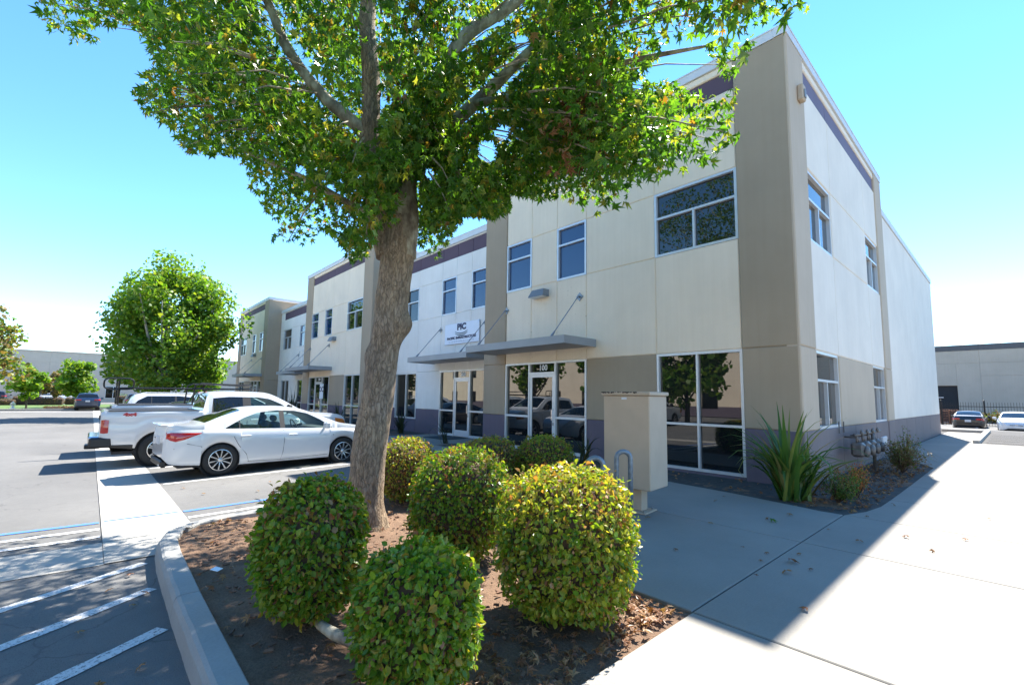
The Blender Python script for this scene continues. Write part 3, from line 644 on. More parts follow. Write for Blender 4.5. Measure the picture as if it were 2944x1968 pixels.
# ------------------------------------------------------------------ vegetation
def ray(u, v):          # direction of a photo pixel (2346 px wide), unit depth along the view axis
    return FW+RT*((u*1.2549-PW/2-PPX)/FPX)-UP*((v*1.2549-PH/2-PPY)/FPX)
def inpoly(p, poly):
    x, y = p; c = False; n = len(poly); j = n-1
    for i in range(n):
        xi, yi = poly[i]; xj, yj = poly[j]
        if (yi > y) != (yj > y) and x < (xj-xi)*(y-yi)/(yj-yi)+xi: c = not c
        j = i
    return c
LOBES = [(-62, .20), (-14, .72), (12, .40), (40, .95), (64, .46), (90, 1.08), (116, .46), (140, .95), (168, .40), (194, .72), (242, .20)]
SYC_V = [(0, .12, .0)]+[(r*math.cos(R(a)), .12+r*math.sin(R(a)), -.22*r*r+(.05 if r < .5 else -.04)) for a, r in LOBES]
SYC_F = [(0, i, i+1) for i in range(1, 11)]+[(0, 11, 1)]
OVA_V = [(0, 0, 0), (-.30, .32, .07), (-.27, .66, .05), (0, 1, -.12), (.27, .66, .05), (.30, .32, .07), (0, .5, -.03)]
OVA_F = [(0, 6, 1), (1, 6, 2), (2, 6, 3), (3, 6, 4), (4, 6, 5), (5, 6, 0)]
LOW_V = [(0, 0, 0), (-.34, .5, .08), (0, 1, -.05), (.34, .5, .08)]; LOW_F = [(0, 3, 2, 1)]
SYCL_V = [(0, 0, 0), (-.75, .1, -.1), (-.6, .75, -.15), (0, 1.1, -.2), (.6, .75, -.15), (.75, .1, -.1)]; SYCL_F = [(0, 1, 2, 3), (0, 3, 4, 5)]
def leaf_mx(p, y, n, s):
    y = y.normalized(); n = n-y*n.dot(y)
    if n.length < 1e-4: n = Vector((1, 0, 0)).cross(y)
    n.normalize(); x = y.cross(n)
    return Matrix(((x.x*s, y.x*s, n.x*s, p.x), (x.y*s, y.y*s, n.y*s, p.y), (x.z*s, y.z*s, n.z*s, p.z), (0, 0, 0, 1)))
def rv(): 
    while True:
        v = Vector((random.uniform(-1, 1), random.uniform(-1, 1), random.uniform(-1, 1)))
        if .01 < v.length < 1: return v.normalized()
def leaves(name, mxs, V, F, mats, parent, single=0, mis=None, part='leaf'):
    """mxs: leaf matrices. the `single` ones that show largest become parts, the rest one mesh"""
    V = [Vector(v) for v in V]; order = list(range(len(mxs)))
    mats = mats if isinstance(mats, (list, tuple)) else [mats]
    if single:
        sc = []
        for i, M in enumerate(mxs):
            t = M.translation; u, v, z = proj(t)
            if 0 < u < 2346 and 0 < v < 1568: sc.append((z, i))
        sc.sort(); pick = set(i for _, i in sc[:single])
        me = {}
        for i in pick:
            k = mis[i] if mis else 0
            if k not in me:
                q = bpy.data.meshes.new(part); q.from_pydata(V, [], F); q.materials.append(MATS[mats[k]]); me[k] = q
            o = bpy.data.objects.new(part, me[k]); o.parent = parent; o.matrix_local = mxs[i]; col.objects.link(o)
        order = [i for i in order if i not in pick]
    vs = []; fs = []; mi = []; n = len(V)
    for i in order:
        M = mxs[i]; o = len(vs); vs += [(M @ v)[:] for v in V]; fs += [tuple(k+o for k in f) for f in F]
        if mis: mi += [mis[i]]*len(F)
    me = bpy.data.meshes.new(name); me.from_pydata(vs, [], fs)
    for mm in mats: me.materials.append(MATS[mm])
    if mis: me.polygons.foreach_set('material_index', mi)
    o = bpy.data.objects.new(name, me); o.parent = parent; o['kind'] = 'stuff'; col.objects.link(o); return o

# --- the big sycamore in the island
TB = Vector((-2.64, -7.10, -.06))
tree = thing('sycamore_tree', 'large sycamore with leaning flaky trunk in the shrub island', 'tree')
KNOTS = [((-2.40, -6.86, 2.42), .11, .16), ((-2.75, -7.22, 2.7), .05, .14), ((-2.72, -7.2, 2.05), .05, .12), ((-2.45, -7.1, 2.35), .04, .15), ((-2.5, -6.85, .04), .06, .15), ((-2.85, -7.3, .08), .06, .2)]
def limb(pts, rads, mat, name, parent, n=14, lump=.0, step=.1, seed=0, smoothm=True):
    P = [Vector(p) for p in pts]; out = []; rr = []
    for i in range(len(P)-1):
        p0 = P[max(i-1, 0)]; p1 = P[i]; p2 = P[i+1]; p3 = P[min(i+2, len(P)-1)]
        k = max(2, int((p2-p1).length/step))
        for j in range(k):
            t = j/k; out.append(.5*((2*p1)+(-p0+p2)*t+(2*p0-5*p1+4*p2-p3)*t*t+(-p0+3*p1-3*p2+p3)*t**3)); rr.append(rads[i]+(rads[i+1]-rads[i])*t)
    out.append(P[-1]); rr.append(rads[-1])
    mb = MB(); mb.tube(out, rr, n)
    if lump:
        vs = []
        for i, v in enumerate(mb.v):
            c = out[min(i//n, len(out)-1)]; d = Vector(v)-c; q = Vector(v)
            ridge = abs(mnoise.noise((q.x*14, q.y*14, q.z*3.0+seed)))*.9+.5*mnoise.noise((q.x*30, q.y*30, q.z*9))
            k = 1+lump*(mnoise.noise((q.x*2.2, q.y*2.2, q.z*1.6+seed))*1.6+ridge*.55)
            nv = c+d*k
            if name == 'trunk':
                for kc, ka, kr in KNOTS:
                    e2 = (nv-Vector(kc)).length/kr
                    if e2 < 2: nv = nv+d.normalized()*ka*math.exp(-e2*e2)
            vs.append(tuple(nv))
        mb.v = vs
    return mb.build(name, mat, parent, smoothm)
trunk = limb([TB+Vector((-.04, -.04, -.1)), TB+Vector((-.045, -.045, .12)), TB+Vector((-.045, -.045, .5)), (-2.645, -7.1, 1.2), (-2.58, -7.03, 2.0), (-2.53, -6.98, 2.75), (-2.5, -6.95, 3.35), (-2.5, -6.96, 3.8)], [.29, .225, .20, .19, .187, .187, .20, .16], 'bark', 'trunk', tree, 72, .10, .03)
lm = [([(-2.56, -7.02, 3.3), (-2.70, -7.18, 4.1), (-2.77, -7.24, 4.8), (-2.79, -7.27, 5.7), (-2.85, -7.33, 6.8), (-2.75, -7.1, 9.2)], [.17, .13, .125, .115, .10, .03], 'bark'),
      ([(-2.75, -7.22, 4.75), (-2.88, -7.38, 5.02), (-3.2, -7.72, 5.43), (-3.55, -8.1, 6.1), (-3.78, -8.33, 6.8), (-4.4, -8.9, 8.3)], [.10, .085, .075, .065, .055, .02], 'bark_smooth'),
      ([(-2.46, -6.90, 3.3), (-2.44, -6.88, 3.8), (-2.41, -6.85, 4.5), (-2.1, -6.52, 5.0), (-1.63, -6.0, 5.72), (-1.0, -5.5, 6.5)], [.175, .155, .11, .085, .075, .03], 'bark_smooth'),
      ([(-2.41, -6.85, 4.45), (-2.25, -6.68, 5.3), (-2.02, -6.43, 6.2), (-1.5, -5.86, 6.85), (-.5, -5.0, 8.0)], [.10, .09, .085, .075, .02], 'bark_smooth'),
      ([(-1.9, -6.3, 5.35), (-1.0, -6.0, 5.2), (0.1, -5.9, 5.0), (.9, -5.6, 4.9)], [.05, .045, .03, .012], 'bark_smooth'),
      ([(-2.6, -7.05, 3.7), (-3.1, -7.9, 4.2), (-3.7, -8.6, 4.6)], [.05, .035, .012], 'bark_smooth'),
      ([(-3.3, -7.8, 5.6), (-4.2, -8.4, 5.5), (-5.2, -9.4, 5.9)], [.04, .03, .01], 'bark_smooth'),
      ([(-2.8, -7.3, 6.2), (-3.6, -6.4, 6.6), (-4.6, -5.6, 7.0)], [.05, .04, .01], 'bark_smooth')]
for i, (p, r_, mt) in enumerate(lm): limb(p, r_, mt, 'limb', trunk, 12, .06, .08, i*3.3)
SIL = [(-400, -900), (-400, -60), (60, -10), (95, 40), (140, 100), (225, 95), (222, 60), (300, 52), (340, 120), (345, 150), (300, 205), (330, 255), (385, 285), (430, 350), (470, 350), (550, 360), (575, 430), (600, 470), (650, 520), (612, 545), (700, 560), (735, 565), (715, 520), (775, 545), (800, 600), (845, 580), (870, 530), (925, 500), (965, 560), (1005, 600), (1030, 555), (1060, 490), (1130, 500), (1172, 480), (1165, 440), (1230, 455), (1285, 450), (1320, 470), (1345, 520), (1385, 505), (1455, 465), (1440, 425), (1520, 400), (1645, 370), (1640, 350), (1695, 300), (1675, 262), (1690, 200), (1610, 215), (1560, 200), (1530, 185), (1505, 130), (1540, 85), (1600, 75), (1640, 140), (1675, 185), (1705, 150), (1740, 95), (1705, 60), (1790, 45), (1850, 25), (1885, 5), (1900, -60), (2700, -900)]
LIMBPX = [[(850, 330), (850, 180), (845, 0)], [(835, 300), (740, 220), (660, 110), (610, 0)], [(1055, 262), (1150, 180), (1200, 120)], [(1045, 100), (1110, 60), (1190, 0)], [(935, 500), (940, 420)], [(905, 600), (890, 560)]]
GAPS = [(862, 235, 22), (1118, 345, 26), (985, 395, 16), (1195, 95, 20), (1150, 300, 22), (1500, 165, 26), (760, 430, 14), (690, 390, 14), (1460, 190, 16)]
SUNNY = [(.4, -7.05, .8, .9), (-3.65, -6.1, .65, .8), (.95, -6.75, 0, .45), (.6, -7.6, 0, .35), (-5.6, -8.6, -.2, 1.2), (-2.9, -5.3, .7, .4), (1.6, -6.6, 0, .5)]
def seg_d(p, a, b_):
    ax, ay = a; bx, by = b_; dx, dy = bx-ax, by-ay; t = max(0, min(1, ((p[0]-ax)*dx+(p[1]-ay)*dy)/(dx*dx+dy*dy))); return math.hypot(p[0]-ax-t*dx, p[1]-ay-t*dy)
def crown_ok(P, slack=0):
    u, v, z = proj(P)
    if z < 1.8: return False
    if -60 < u < 2400 and -40 < v < 1600:
        if not inpoly((u, v), SIL): return False
        for gx_, gy_, gr in GAPS:
            if math.hypot(u-gx_, v-gy_) < gr: return False
        for L in LIMBPX:
            for a, b_ in zip(L, L[1:]):
                if seg_d((u, v), a, b_) < 24 and z < 6.6 and random.random() < .95: return False
    for sx, sy, sz, sr in SUNNY:
        dz = P.z-sz; gx_, gy_ = P.x+.165*dz, P.y-.699*dz
        if dz > 0 and math.hypot(gx_-sx, gy_-sy) < sr and (random.random() < .99): return False
    if P.y > -.5: return False
    return True
ELL = [((-2.75, -7.0, 6.9), (4.2, 4.0, 3.9), 760), ((-2.9, -7.1, 5.1), (3.4, 3.2, 2.4), 520), ((.55, -5.9, 4.9), (1.9, 1.5, 1.7), 290), ((-4.4, -8.9, 6.2), (2.2, 2.2, 1.8), 250), ((-1.3, -5.7, 4.9), (1.9, 1.6, 1.6), 280), ((-2.4, -6.8, 4.2), (1.5, 1.5, 1.1), 200)]
mxs = []; tw = MB(); mis = []
def clump(P, n, spread, mi=0, smin=.048, smax=.085):
    for _ in range(n):
        p = P+Vector((random.gauss(0, spread), random.gauss(0, spread), random.gauss(0, spread*.8)))
        if not crown_ok(p): continue
        y = Vector((random.gauss(0, .5), random.gauss(0, .5), random.uniform(-1.2, -.05))); nn = Vector((random.gauss(0, .55), random.gauss(0, .55), random.uniform(.2, 1)))
        mxs.append(leaf_mx(p, y, nn, random.uniform(smin, smax)) @ Matrix.Diagonal((random.uniform(.65, 1.1), random.uniform(.85, 1.1), random.uniform(-.5, 3.2), 1))); mis.append(mi)
for (c, rad, n) in ELL:
    k = 0; tries = 0
    while k < n and tries < n*30:
        tries += 1
        d = rv()*random.random()**.42; P = Vector((c[0]+d.x*rad[0], c[1]+d.y*rad[1], c[2]+d.z*rad[2]))
        if not crown_ok(P): continue
        if mnoise.noise((P.x*.95+3, P.y*.95, P.z*1.3)) < -.03 and random.random() < .9: continue
        k += 1; clump(P, 26, .17)
        if k % 4 == 0:
            q = Vector((-2.7, -7.1, 5.0)).lerp(P, .75)+Vector((0, 0, .15)); tw.tube([q, q.lerp(P, .5)+Vector((0, 0, .05)), P], [.012, .008, .004], 4)
tw.build('twig', 'bark_smooth', trunk)['kind'] = 'stuff'
dc = CAM+ray(1320, 265)*4.3
for k in range(16): clump(dc+Vector((random.gauss(0, .13), random.gauss(0, .13), random.gauss(0, .22))), 9, .08, 1)
dc2 = CAM+ray(890, 190)*5.0
for k in range(4): clump(dc2+Vector((random.gauss(0, .1), random.gauss(0, .1), random.gauss(0, .15))), 6, .08, 1)
leaves('crown', mxs, SYC_V, SYC_F, ['sycamore_leaf', 'dry_leaf'], tree, 300, mis)
# --- clipped shrubs in the island
OVA = (OVA_V, OVA_F)
def bush(cx, cy, dia, h, n, mats, probs, label, size=.05, single=300, sq=2.75, seed=1):
    random.seed(seed*13+5)
    t = thing('shrub', label, 'shrub', (cx, cy, -.02), 0, 'clipped round shrubs in the planting island'); r = dia/2
    core = MB(); prof = []
    nb = 22; na = 30; vs = []; fs = []
    for j in range(nb+1):
        ph = -math.pi/2+math.pi*j/nb
        for i in range(na):
            a = 2*math.pi*i/na; e = 2/sq
            cp, sp = math.cos(ph), math.sin(ph); q = Vector((abs(cp)**e*math.cos(a), abs(cp)**e*math.sin(a), math.copysign(abs(sp)**e, sp)))
            k = .84+.08*mnoise.noise((q.x*2+seed, q.y*2, q.z*2)); vs.append((q.x*r*k, q.y*r*k, h*.53+q.z*h*.47*k))
    for j in range(nb):
        for i in range(na): fs.append((j*na+i, j*na+(i+1) % na, (j+1)*na+(i+1) % na, (j+1)*na+i))
    core.add(vs, fs).build('twiggy_core', 'stem_brown', t, True)
    M_ = []; mi = []
    for _ in range(n):
        d = rv(); rho = math.hypot(d.x, d.y); kk0 = (rho**sq+abs(d.z)**sq)**(-1/sq); q = d*kk0
        wob = 1+.09*mnoise.noise((q.x*1.8+seed, q.y*1.8, q.z*1.8))+.07*mnoise.noise((q.x*5+seed, q.y*5, q.z*5))
        k = (random.uniform(.86, 1.02) if random.random() < .90 else random.uniform(1.0, 1.10))*wob
        p = Vector((q.x*r*k, q.y*r*k, h*.53+q.z*h*.47*k))
        if p.z < .03: p.z = random.uniform(.03, .2)
        out = Vector((q.x/r, q.y/r, q.z/h*1.2)).normalized()
        y = out*random.uniform(-.1, .9)+Vector((random.gauss(0, .5), random.gauss(0, .5), random.uniform(-1.3, .3))); nn = out+rv()*.75
        M_.append(leaf_mx(p, y, nn, size*random.uniform(.45, 1.3)) @ Matrix.Diagonal((random.uniform(.7, 1.25), 1, random.uniform(-.6, 3), 1)))
        up = (d.z+.4*mnoise.noise((q.x*2.5+seed*2, q.y*2.5, q.z*2.5)))
        x = random.random(); ac = 0; kk = 0
        pr = probs[1] if up > .45 else probs[0]
        for ii, pv in enumerate(pr):
            ac += pv
            if x < ac: kk = ii; break
        mi.append(kk)
    leaves('foliage', [m for m in M_], OVA_V, OVA_F, mats, t, 0, mi) if not single else _leaves_local(t, M_, mats, single, mi)
    st = MB()
    for _ in range(26):
        a = random.uniform(0, 6.28); rr = random.uniform(.2, .95)*r; st.tube([(math.cos(a)*.06, math.sin(a)*.06, .0), (math.cos(a)*rr*.6, math.sin(a)*rr*.6, h*.25), (math.cos(a)*rr, math.sin(a)*rr, h*random.uniform(.4, .95))], [.008, .006, .003], 4)
    st.build('stems', 'stem_brown', t); return t
def _leaves_local(t, M_, mats, single, mi):
    # pick in world space, build in the shrub's space
    T = Matrix.Translation(t.location); sc = []
    for i, M in enumerate(M_):
        p = T @ M.translation; u, v, z = proj(p)
        if 0 < u < 2346 and 0 < v < 1568: sc.append((z, i))
    sc.sort(); pick = set(i for _, i in sc[:single]); me = {}
    for i in pick:
        k = mi[i]
        if k not in me:
            q = bpy.data.meshes.new('leaf'); q.from_pydata(OVA_V, [], OVA_F); q.materials.append(MATS[mats[k]]); me[k] = q
        o = bpy.data.objects.new('leaf', me[k]); o.parent = t; o.matrix_local = M_[i]; col.objects.link(o)
    rest = [i for i in range(len(M_)) if i not in pick]
    leaves('foliage', [M_[i] for i in rest], OVA_V, OVA_F, mats, t, 0, [mi[i] for i in rest])
MS = ['shrub_leaf', 'shrub_leaf_yellow', 'shrub_leaf_bronze', 'dry_leaf']
G1 = [(.78, .16, .03, .03), (.66, .12, .14, .08)]; G2 = [(.42, .53, .03, .02), (.10, .72, .13, .05)]; G3 = [(.2, .35, .33, .12), (.1, .45, .3, .15)]  # G2 adds yellow leaves on top: sunlight put into the leaf colour
bush(-.77, -8.42, .70, .95, 8500, MS, G1, 'green clipped shrub left of the trunk, nearest the kerb corner', .044, seed=1)
bush(.43, -8.27, .635, .755, 7500, MS, [(.88, .09, .01, .02), (.84, .1, .03, .03)], 'dark green clipped shrub at the bottom of the picture, closest to the camera', .042, seed=2)
bush(.36, -7.0, .99, 1.04, 13000, MS, G2, 'largest yellow-green sunlit shrub beside the concrete path', .040, seed=3)
bush(-1.08, -6.9, .94, 1.04, 9000, MS, G1, 'tall dark green shrub just right of the tree trunk', .041, seed=4)
bush(-3.62, -6.08, .88, .92, 6500, MS, G3, 'small bronze and yellow shrub behind the trunk by the bays', .04, 0, seed=5)
bush(-3.25, -4.75, .98, .90, 5500, MS, G3, 'olive bronze shrub between trunk and door 100', .042, 0, seed=6)
bush(-2.62, -4.1, .92, .94, 5500, MS, [(.55, .25, .15, .05), (.4, .25, .28, .07)], 'dark green shrub in front of door 100 beside the bike racks', .042, 0, seed=7)
random.seed(11)

# --- strap-leaved plants
def strap_plant(x, y, n, ln, lean, mat, label, wd=.035, name='flax_plant', zmin=.55, group=None, spread=.1, bias=(0, 0)):
    t = thing(name, label, 'plant', (x, y, -.02), 0, group)
    for i in range(n):
        a = random.uniform(0, 6.283); L = ln*random.uniform(zmin, 1.0); le = lean*random.uniform(.25, 1.1); w_ = wd*random.uniform(.7, 1.2)
        bx, by = random.gauss(0, spread*.6), random.gauss(0, spread*.6); d = Vector((math.cos(a)+bias[0], math.sin(a)+bias[1], 0)); side = Vector((-d.y, d.x, 0)).normalized(); mb = MB(); vs = []; K = 7; p = Vector((bx, by, 0)); ang = R(88)-le*.35; kk = le*random.uniform(.5, 1.6)
        if random.random() < .2: kk *= 2
        for j in range(K+1):
            f = j/K; ww = w_*(1-.25*f)*(1 if f < .55 else max(.04, (1-f)/.45)); nrm = Vector((-math.sin(ang)*d.x, -math.sin(ang)*d.y, math.cos(ang)))
            vs += [tuple(p+side*ww+nrm*ww*.5), tuple(p), tuple(p-side*ww+nrm*ww*.5)]
            p = p+(d*math.cos(ang)+Vector((0, 0, math.sin(ang))))*(L/K); ang -= kk*f*.42
            p.z = max(p.z, .02)
        mb.add(vs, [(3*j+q, 3*j+q+1, 3*j+q+4, 3*j+q+3) for j in range(K) for q in (0, 1)]); mb.build('blade', mat if random.random() > .08 else 'straw', t, True)
    return t
strap_plant(.12, -1.32, 74, 1.68, 1.25, 'flax_leaf', 'big green flax with sword leaves at the building corner', .042, zmin=.5)
strap_plant(.30, -1.2, 22, 1.15, 1.0, 'flax_leaf', 'yellowish flax blades arching right over the corner bed', .032, zmin=.6, bias=(.7, .7))
strap_plant(-15.0, .05, 34, 1.15, 1.25, 'flax_dark', 'dark drooping flax under the window left of door 200', .03)
strap_plant(-16.5, -.2, 30, 1.3, 1.1, 'flax_dark', 'dark flax clump just right behind the leaning trunk', .03)
strap_plant(-19.9, -.7, 40, 1.35, 1.2, 'flax_dark', 'broad dark flax below the middle tower window', .032)
strap_plant(-28.4, -.2, 22, 2.3, .6, 'flax_dark', 'tall spiky dark flax against the far pale wall', .035)
strap_plant(-10.2, -.9, 12, 1.2, 1.3, 'flax_dark', 'sparse thin-leaved flax by the door numbered 200', .022)
strap_plant(-4.4, -.9, 14, 1.0, 1.0, 'flax_dark', 'dark flax half hidden behind the beige cabinet', .028)
def fine_shrub(x, y, r, h, n, mats, label, size=.03, name='nandina_shrub', straw=0):
    t = thing(name, label, 'shrub', (x, y, -.02)); M_ = []; mi = []; st = MB()
    for k in range(26):
        a = random.uniform(0, 6.28); q = random.uniform(.1, 1)*r; e = Vector((math.cos(a)*q, math.sin(a)*q, h*random.uniform(.45, 1)*(1-.3*(q/r)**2))); st.tube([(0, 0, 0), (e.x*.5, e.y*.5, e.z*.6), e], [.006, .004, .002], 4)
        for _ in range(n//26):
            f = random.uniform(.35, 1.05); p = Vector((e.x*f, e.y*f, e.z*f))+rv()*random.uniform(0, .09); M_.append(leaf_mx(p, rv()+Vector((0, 0, .2)), rv()+Vector((0, 0, .8)), size*random.uniform(.6, 1.3))); mi.append(0 if random.random() < .75 else 1)
    st.build('stems', 'stem_brown', t); leaves('foliage', M_, LOW_V, LOW_F, mats, t, 0, mi)
    sm = MB()
    for k in range(straw):
        a = random.uniform(0, 6.28); L = r*random.uniform(.8, 1.6); sm.tube([(0, 0, .05), (math.cos(a)*L*.5, math.sin(a)*L*.5, h*random.uniform(.4, .8)), (math.cos(a)*L, math.sin(a)*L, h*random.uniform(0, .5))], [.004, .003, .002], 3)
    if straw: sm.build('dry_stalks', 'straw', t)
    return t
fine_shrub(.80, -.12, .33, .62, 1700, ['orange_leaf', 'fine_green'], 'orange-leaved feathery shrub in the corner bed')
fine_shrub(.70, -.95, .34, .58, 1500, ['fine_green', 'flax_leaf'], 'feathery green shrub between flax and orange shrub', .03, straw=14)
fine_shrub(.85, 3.9, .5, .85, 1700, ['straw', 'fine_green'], 'dry brown grassy shrub right of the gas meters', .045, 'dry_shrub', 40)
fine_shrub(.75, 5.3, .35, 1.05, 500, ['fine_green', 'straw'], 'sparse light green seedling behind the dry shrub', .04, 'seedling')

# --- leaf litter
M_ = []
for _ in range(950):
    if random.random() < .6: x = .93-abs(random.gauss(0, .35)); y = random.uniform(-9, -6.33)
    else: x = random.uniform(-4.1, .9); y = random.uniform(-8.9, -4.2)
    if x < -4.1 or (x > -1.65 and y > -6.33): continue
    M_.append(leaf_mx(Vector((x, y, random.uniform(0, .03))), Vector((random.gauss(0, 1), random.gauss(0, 1), random.gauss(0, .2))), Vector((random.gauss(0, .5), random.gauss(0, .5), 1)), random.uniform(.022, .06)))
for _ in range(1100):
    x = random.uniform(-4.5, 1.15) if random.random() < .4 else random.uniform(.08, 1.15); y = random.uniform(-1.7, 6.6)
    if x < .05 and y > -.1: continue
    if not ((y < 0 and x < .85) or x < edge(y)-.08): continue
    if y < -1.35 and x < .3: continue
    M_.append(leaf_mx(Vector((x, y, random.uniform(-.01, .02))), rv()*1+Vector((0, 0, 0)), Vector((random.gauss(0, .4), random.gauss(0, .4), 1)), random.uniform(.025, .06)))
lit = leaves('leaf_litter', M_, SYC_V, SYC_F, 'dry_leaf', None)
chips = MB()
for _ in range(2600):
    x = random.uniform(-4.1, .92); y = random.uniform(-8.85, -4.0)
    if x > -1.65 and y > -6.35: continue
    if random.random() < .35: x = random.uniform(.1, 1.1); y = random.uniform(-1.5, 6.5)
    s = random.uniform(.004, .014); a = random.uniform(0, 3.1); M = Matrix.Translation((x, y, random.uniform(-.02, .0))) @ Matrix.Rotation(a, 4, 'Z') @ Matrix.Rotation(random.uniform(-.5, .5), 4, 'X')
    chips.box(-s*2, s*2, -s*.7, s*.7, -s*.4, s*.5, M)
chips.build('bark_chips', 'mulch', kind='stuff')
SYCM = None
lf = [(1805, 1180, 1.2), (1765, 1195, 1.6), (1760, 1190, .8), (1480, 1188, 1.2), (1545, 1260, .8), (1808, 1287, 1.6), (1835, 1272, .8), (1802, 1315, 1.3), (1757, 1268, .7), (1740, 1285, .6), (1862, 1307, .7), (1970, 1243, 1.1), (2078, 1231, 1.1), (2212, 1237, .9), (2140, 1265, .8), (1640, 1148, .9), (1660, 1138, .7), (1625, 1200, .9), (1700, 1255, .6), (1850, 1400, 1.0), (1730, 1320, .6), (1990, 1185, .8), (2046, 1157, .9), (2270, 1190, .8), (1900, 1215, .6)]
for i, (u, v, s) in enumerate(lf):
    d = ray(u, v); k = -CAM.z/d.z; p = CAM+d*k; p.z = .006+.02*s
    gm = 'sycamore_leaf' if i == 1 else 'dry_leaf'
    mb = MB().add([(x, y, z*1.6) for x, y, z in SYC_V], SYC_F)
    o = mb.build('fallen_leaf', gm, label=('curled green leaf lying on the shaded path' if i == 1 else 'dry curled sycamore leaf lying on the concrete path'), cat='leaf', group=None if i == 1 else 'dry leaves fallen on the concrete')
    o.matrix_world = leaf_mx(p, Vector((random.gauss(0, 1), random.gauss(0, 1), .1)), Vector((random.gauss(0, .35), random.gauss(0, .35), 1)), .05*s)
lf2 = [(-3.0, -9.25), (-2.7, -9.4), (-2.2, -9.3), (-1.9, -9.6), (-1.1, -9.3), (-1.0, -9.5), (-2.45, -9.2), (-6.4, -7.4), (-7.2, -7.0), (-7.5, -6.2), (-6.8, -8.1), (-7.7, -8.3)]
for (x, y) in lf2:
    o = MB().add([(a, b_, c*1.5) for a, b_, c in SYC_V], SYC_F).build('fallen_leaf', 'dry_leaf', label='dry brown leaf lying on the asphalt', cat='leaf', group='dry leaves fallen on the asphalt')
    o.matrix_world = leaf_mx(Vector((x, y, gh(x, y)+.03)), Vector((random.gauss(0, 1), random.gauss(0, 1), .1)), Vector((random.gauss(0, .4), random.gauss(0, .4), 1)), .045)
o = limb([(-.66, -8.40, .02), (-.5, -8.43, .05), (-.3, -8.40, .05), (-.05, -8.3, .03)], [.02, .03, .034, .028], 'bark_smooth', 'fallen_branch', None, 12, .1, .04)
o['label'] = 'mottled pale cut branch lying between the two front shrubs'; o['category'] = 'branch'
o = MB().bbox(-.04, .04, -.03, .03, .0, .006, .002).build('paper_scrap', 'paper', label='small white paper scrap on the island soil', cat='litter', loc=(-2.2, -8.72, .005), rot=(.1, .1, .6))

# --- trees, hedges further off
def far_tree(x, y, h, rx, rz, n, mat, label, trunk_h=2.0, mat2=None, group=None, size=.22, shape=1., tr=.16, seedv=1, bark='bark_pale', zb=-.25):
    random.seed(seedv); t = thing('tree', label, 'tree', (x, y, zb), 0, group)
    limb([(0, 0, -.1), (.05, .02, trunk_h*.6), (.02, .05, trunk_h*1.1), (0, 0, h*.7)], [tr*1.2, tr, tr*.85, tr*.25], bark, 'trunk', t, 10, .05, .3)
    tk = [c for c in t.children][0]
    zc = h-rz; nb = 7
    for k in range(nb):
        a = 6.28*k/nb+random.uniform(-.3, .3); limb([(0, 0, trunk_h*random.uniform(.75, 1.2)), (math.cos(a)*rx*.35, math.sin(a)*rx*.35, trunk_h+rz*.4), (math.cos(a)*rx*.75, math.sin(a)*rx*.75, zc+random.uniform(-.2, .5)*rz)], [tr*.5, tr*.35, .02], bark, 'limb', tk, 6, 0, .5)
    lob = []
    for k in range(int(26*shape)+10):
        d = rv()*random.uniform(.45, .95); w_ = math.sqrt(max(.05, 1-max(0, d.z)*.75)); lob.append((Vector((d.x*rx*w_, d.y*rx*w_, zc+d.z*rz)), random.uniform(.22, .40)*min(rx, rz)))
    M_ = []; mi = []
    for _ in range(n):
        c, r_ = random.choice(lob); d = rv(); p = c+d*r_*random.random()**.33
        if mnoise.noise((p.x*.55+seedv, p.y*.55, p.z*.75)) < -.2 and random.random() < .85: continue
        M_.append(leaf_mx(p, rv()+Vector((0, 0, -.5)), d+rv()*.9+Vector((0, 0, .5)), size*random.uniform(.55, 1.2))); mi.append(0 if (mat2 is None or random.random() < .6) else 1)
    leaves('crown', M_, SYCL_V, SYCL_F, [mat]+([mat2] if mat2 else []), t, 0, mi if mat2 else None); return t
far_tree(-38.5, -6.0, 11.3, 4.5, 4.6, 32000, 'far_green', 'big round sycamore standing beyond the parked vehicles', 3.0, 'far_lime', size=.17, shape=2.0, tr=.28, seedv=21)
far_tree(-62.2, -14.2, 4.6, 1.45, 1.75, 3000, 'far_lime', 'young bright green tree by the hydrant on the far lawn', 1.7, size=.2, tr=.07, seedv=22, bark='bark_dark')
far_tree(-66, -10.9, 5.6, 1.9, 2.3, 4200, 'far_lime', 'bright green young tree behind the dark blue car', 1.6, 'far_green', size=.22, tr=.08, seedv=23, bark='bark_dark')
far_tree(-52, -16.9, 8.8, 3.3, 3.7, 6500, 'far_gold', 'golden brown tree at the left picture edge', 2.2, 'far_green', size=.22, tr=.2, seedv=24, bark='bark_dark')
far_tree(-80, -13.1, 4.2, 1.3, 1.5, 1500, 'far_gold', 'small olive tree in front of the far grey building', 1.6, size=.25, tr=.08, seedv=25, bark='bark_dark')
far_tree(-66, -4.5, 6.8, 2.6, 2.8, 3800, 'far_gold', 'olive bronze tree seen behind the big round sycamore', 2.0, 'far_green', size=.28, tr=.14, seedv=26, bark='bark_dark')
far_tree(-58, -.6, 7.5, 2.9, 3.2, 4200, 'far_lime', 'light green tree next to the far end of the building', 2.0, 'far_green', size=.26, tr=.14, seedv=27, bark='bark_dark')
far_tree(-52, 4.5, 7.2, 3.0, 3.0, 3600, 'far_lime', 'light green tree peeking from behind the building end', 2.0, size=.26, tr=.14, seedv=28, bark='bark_dark')
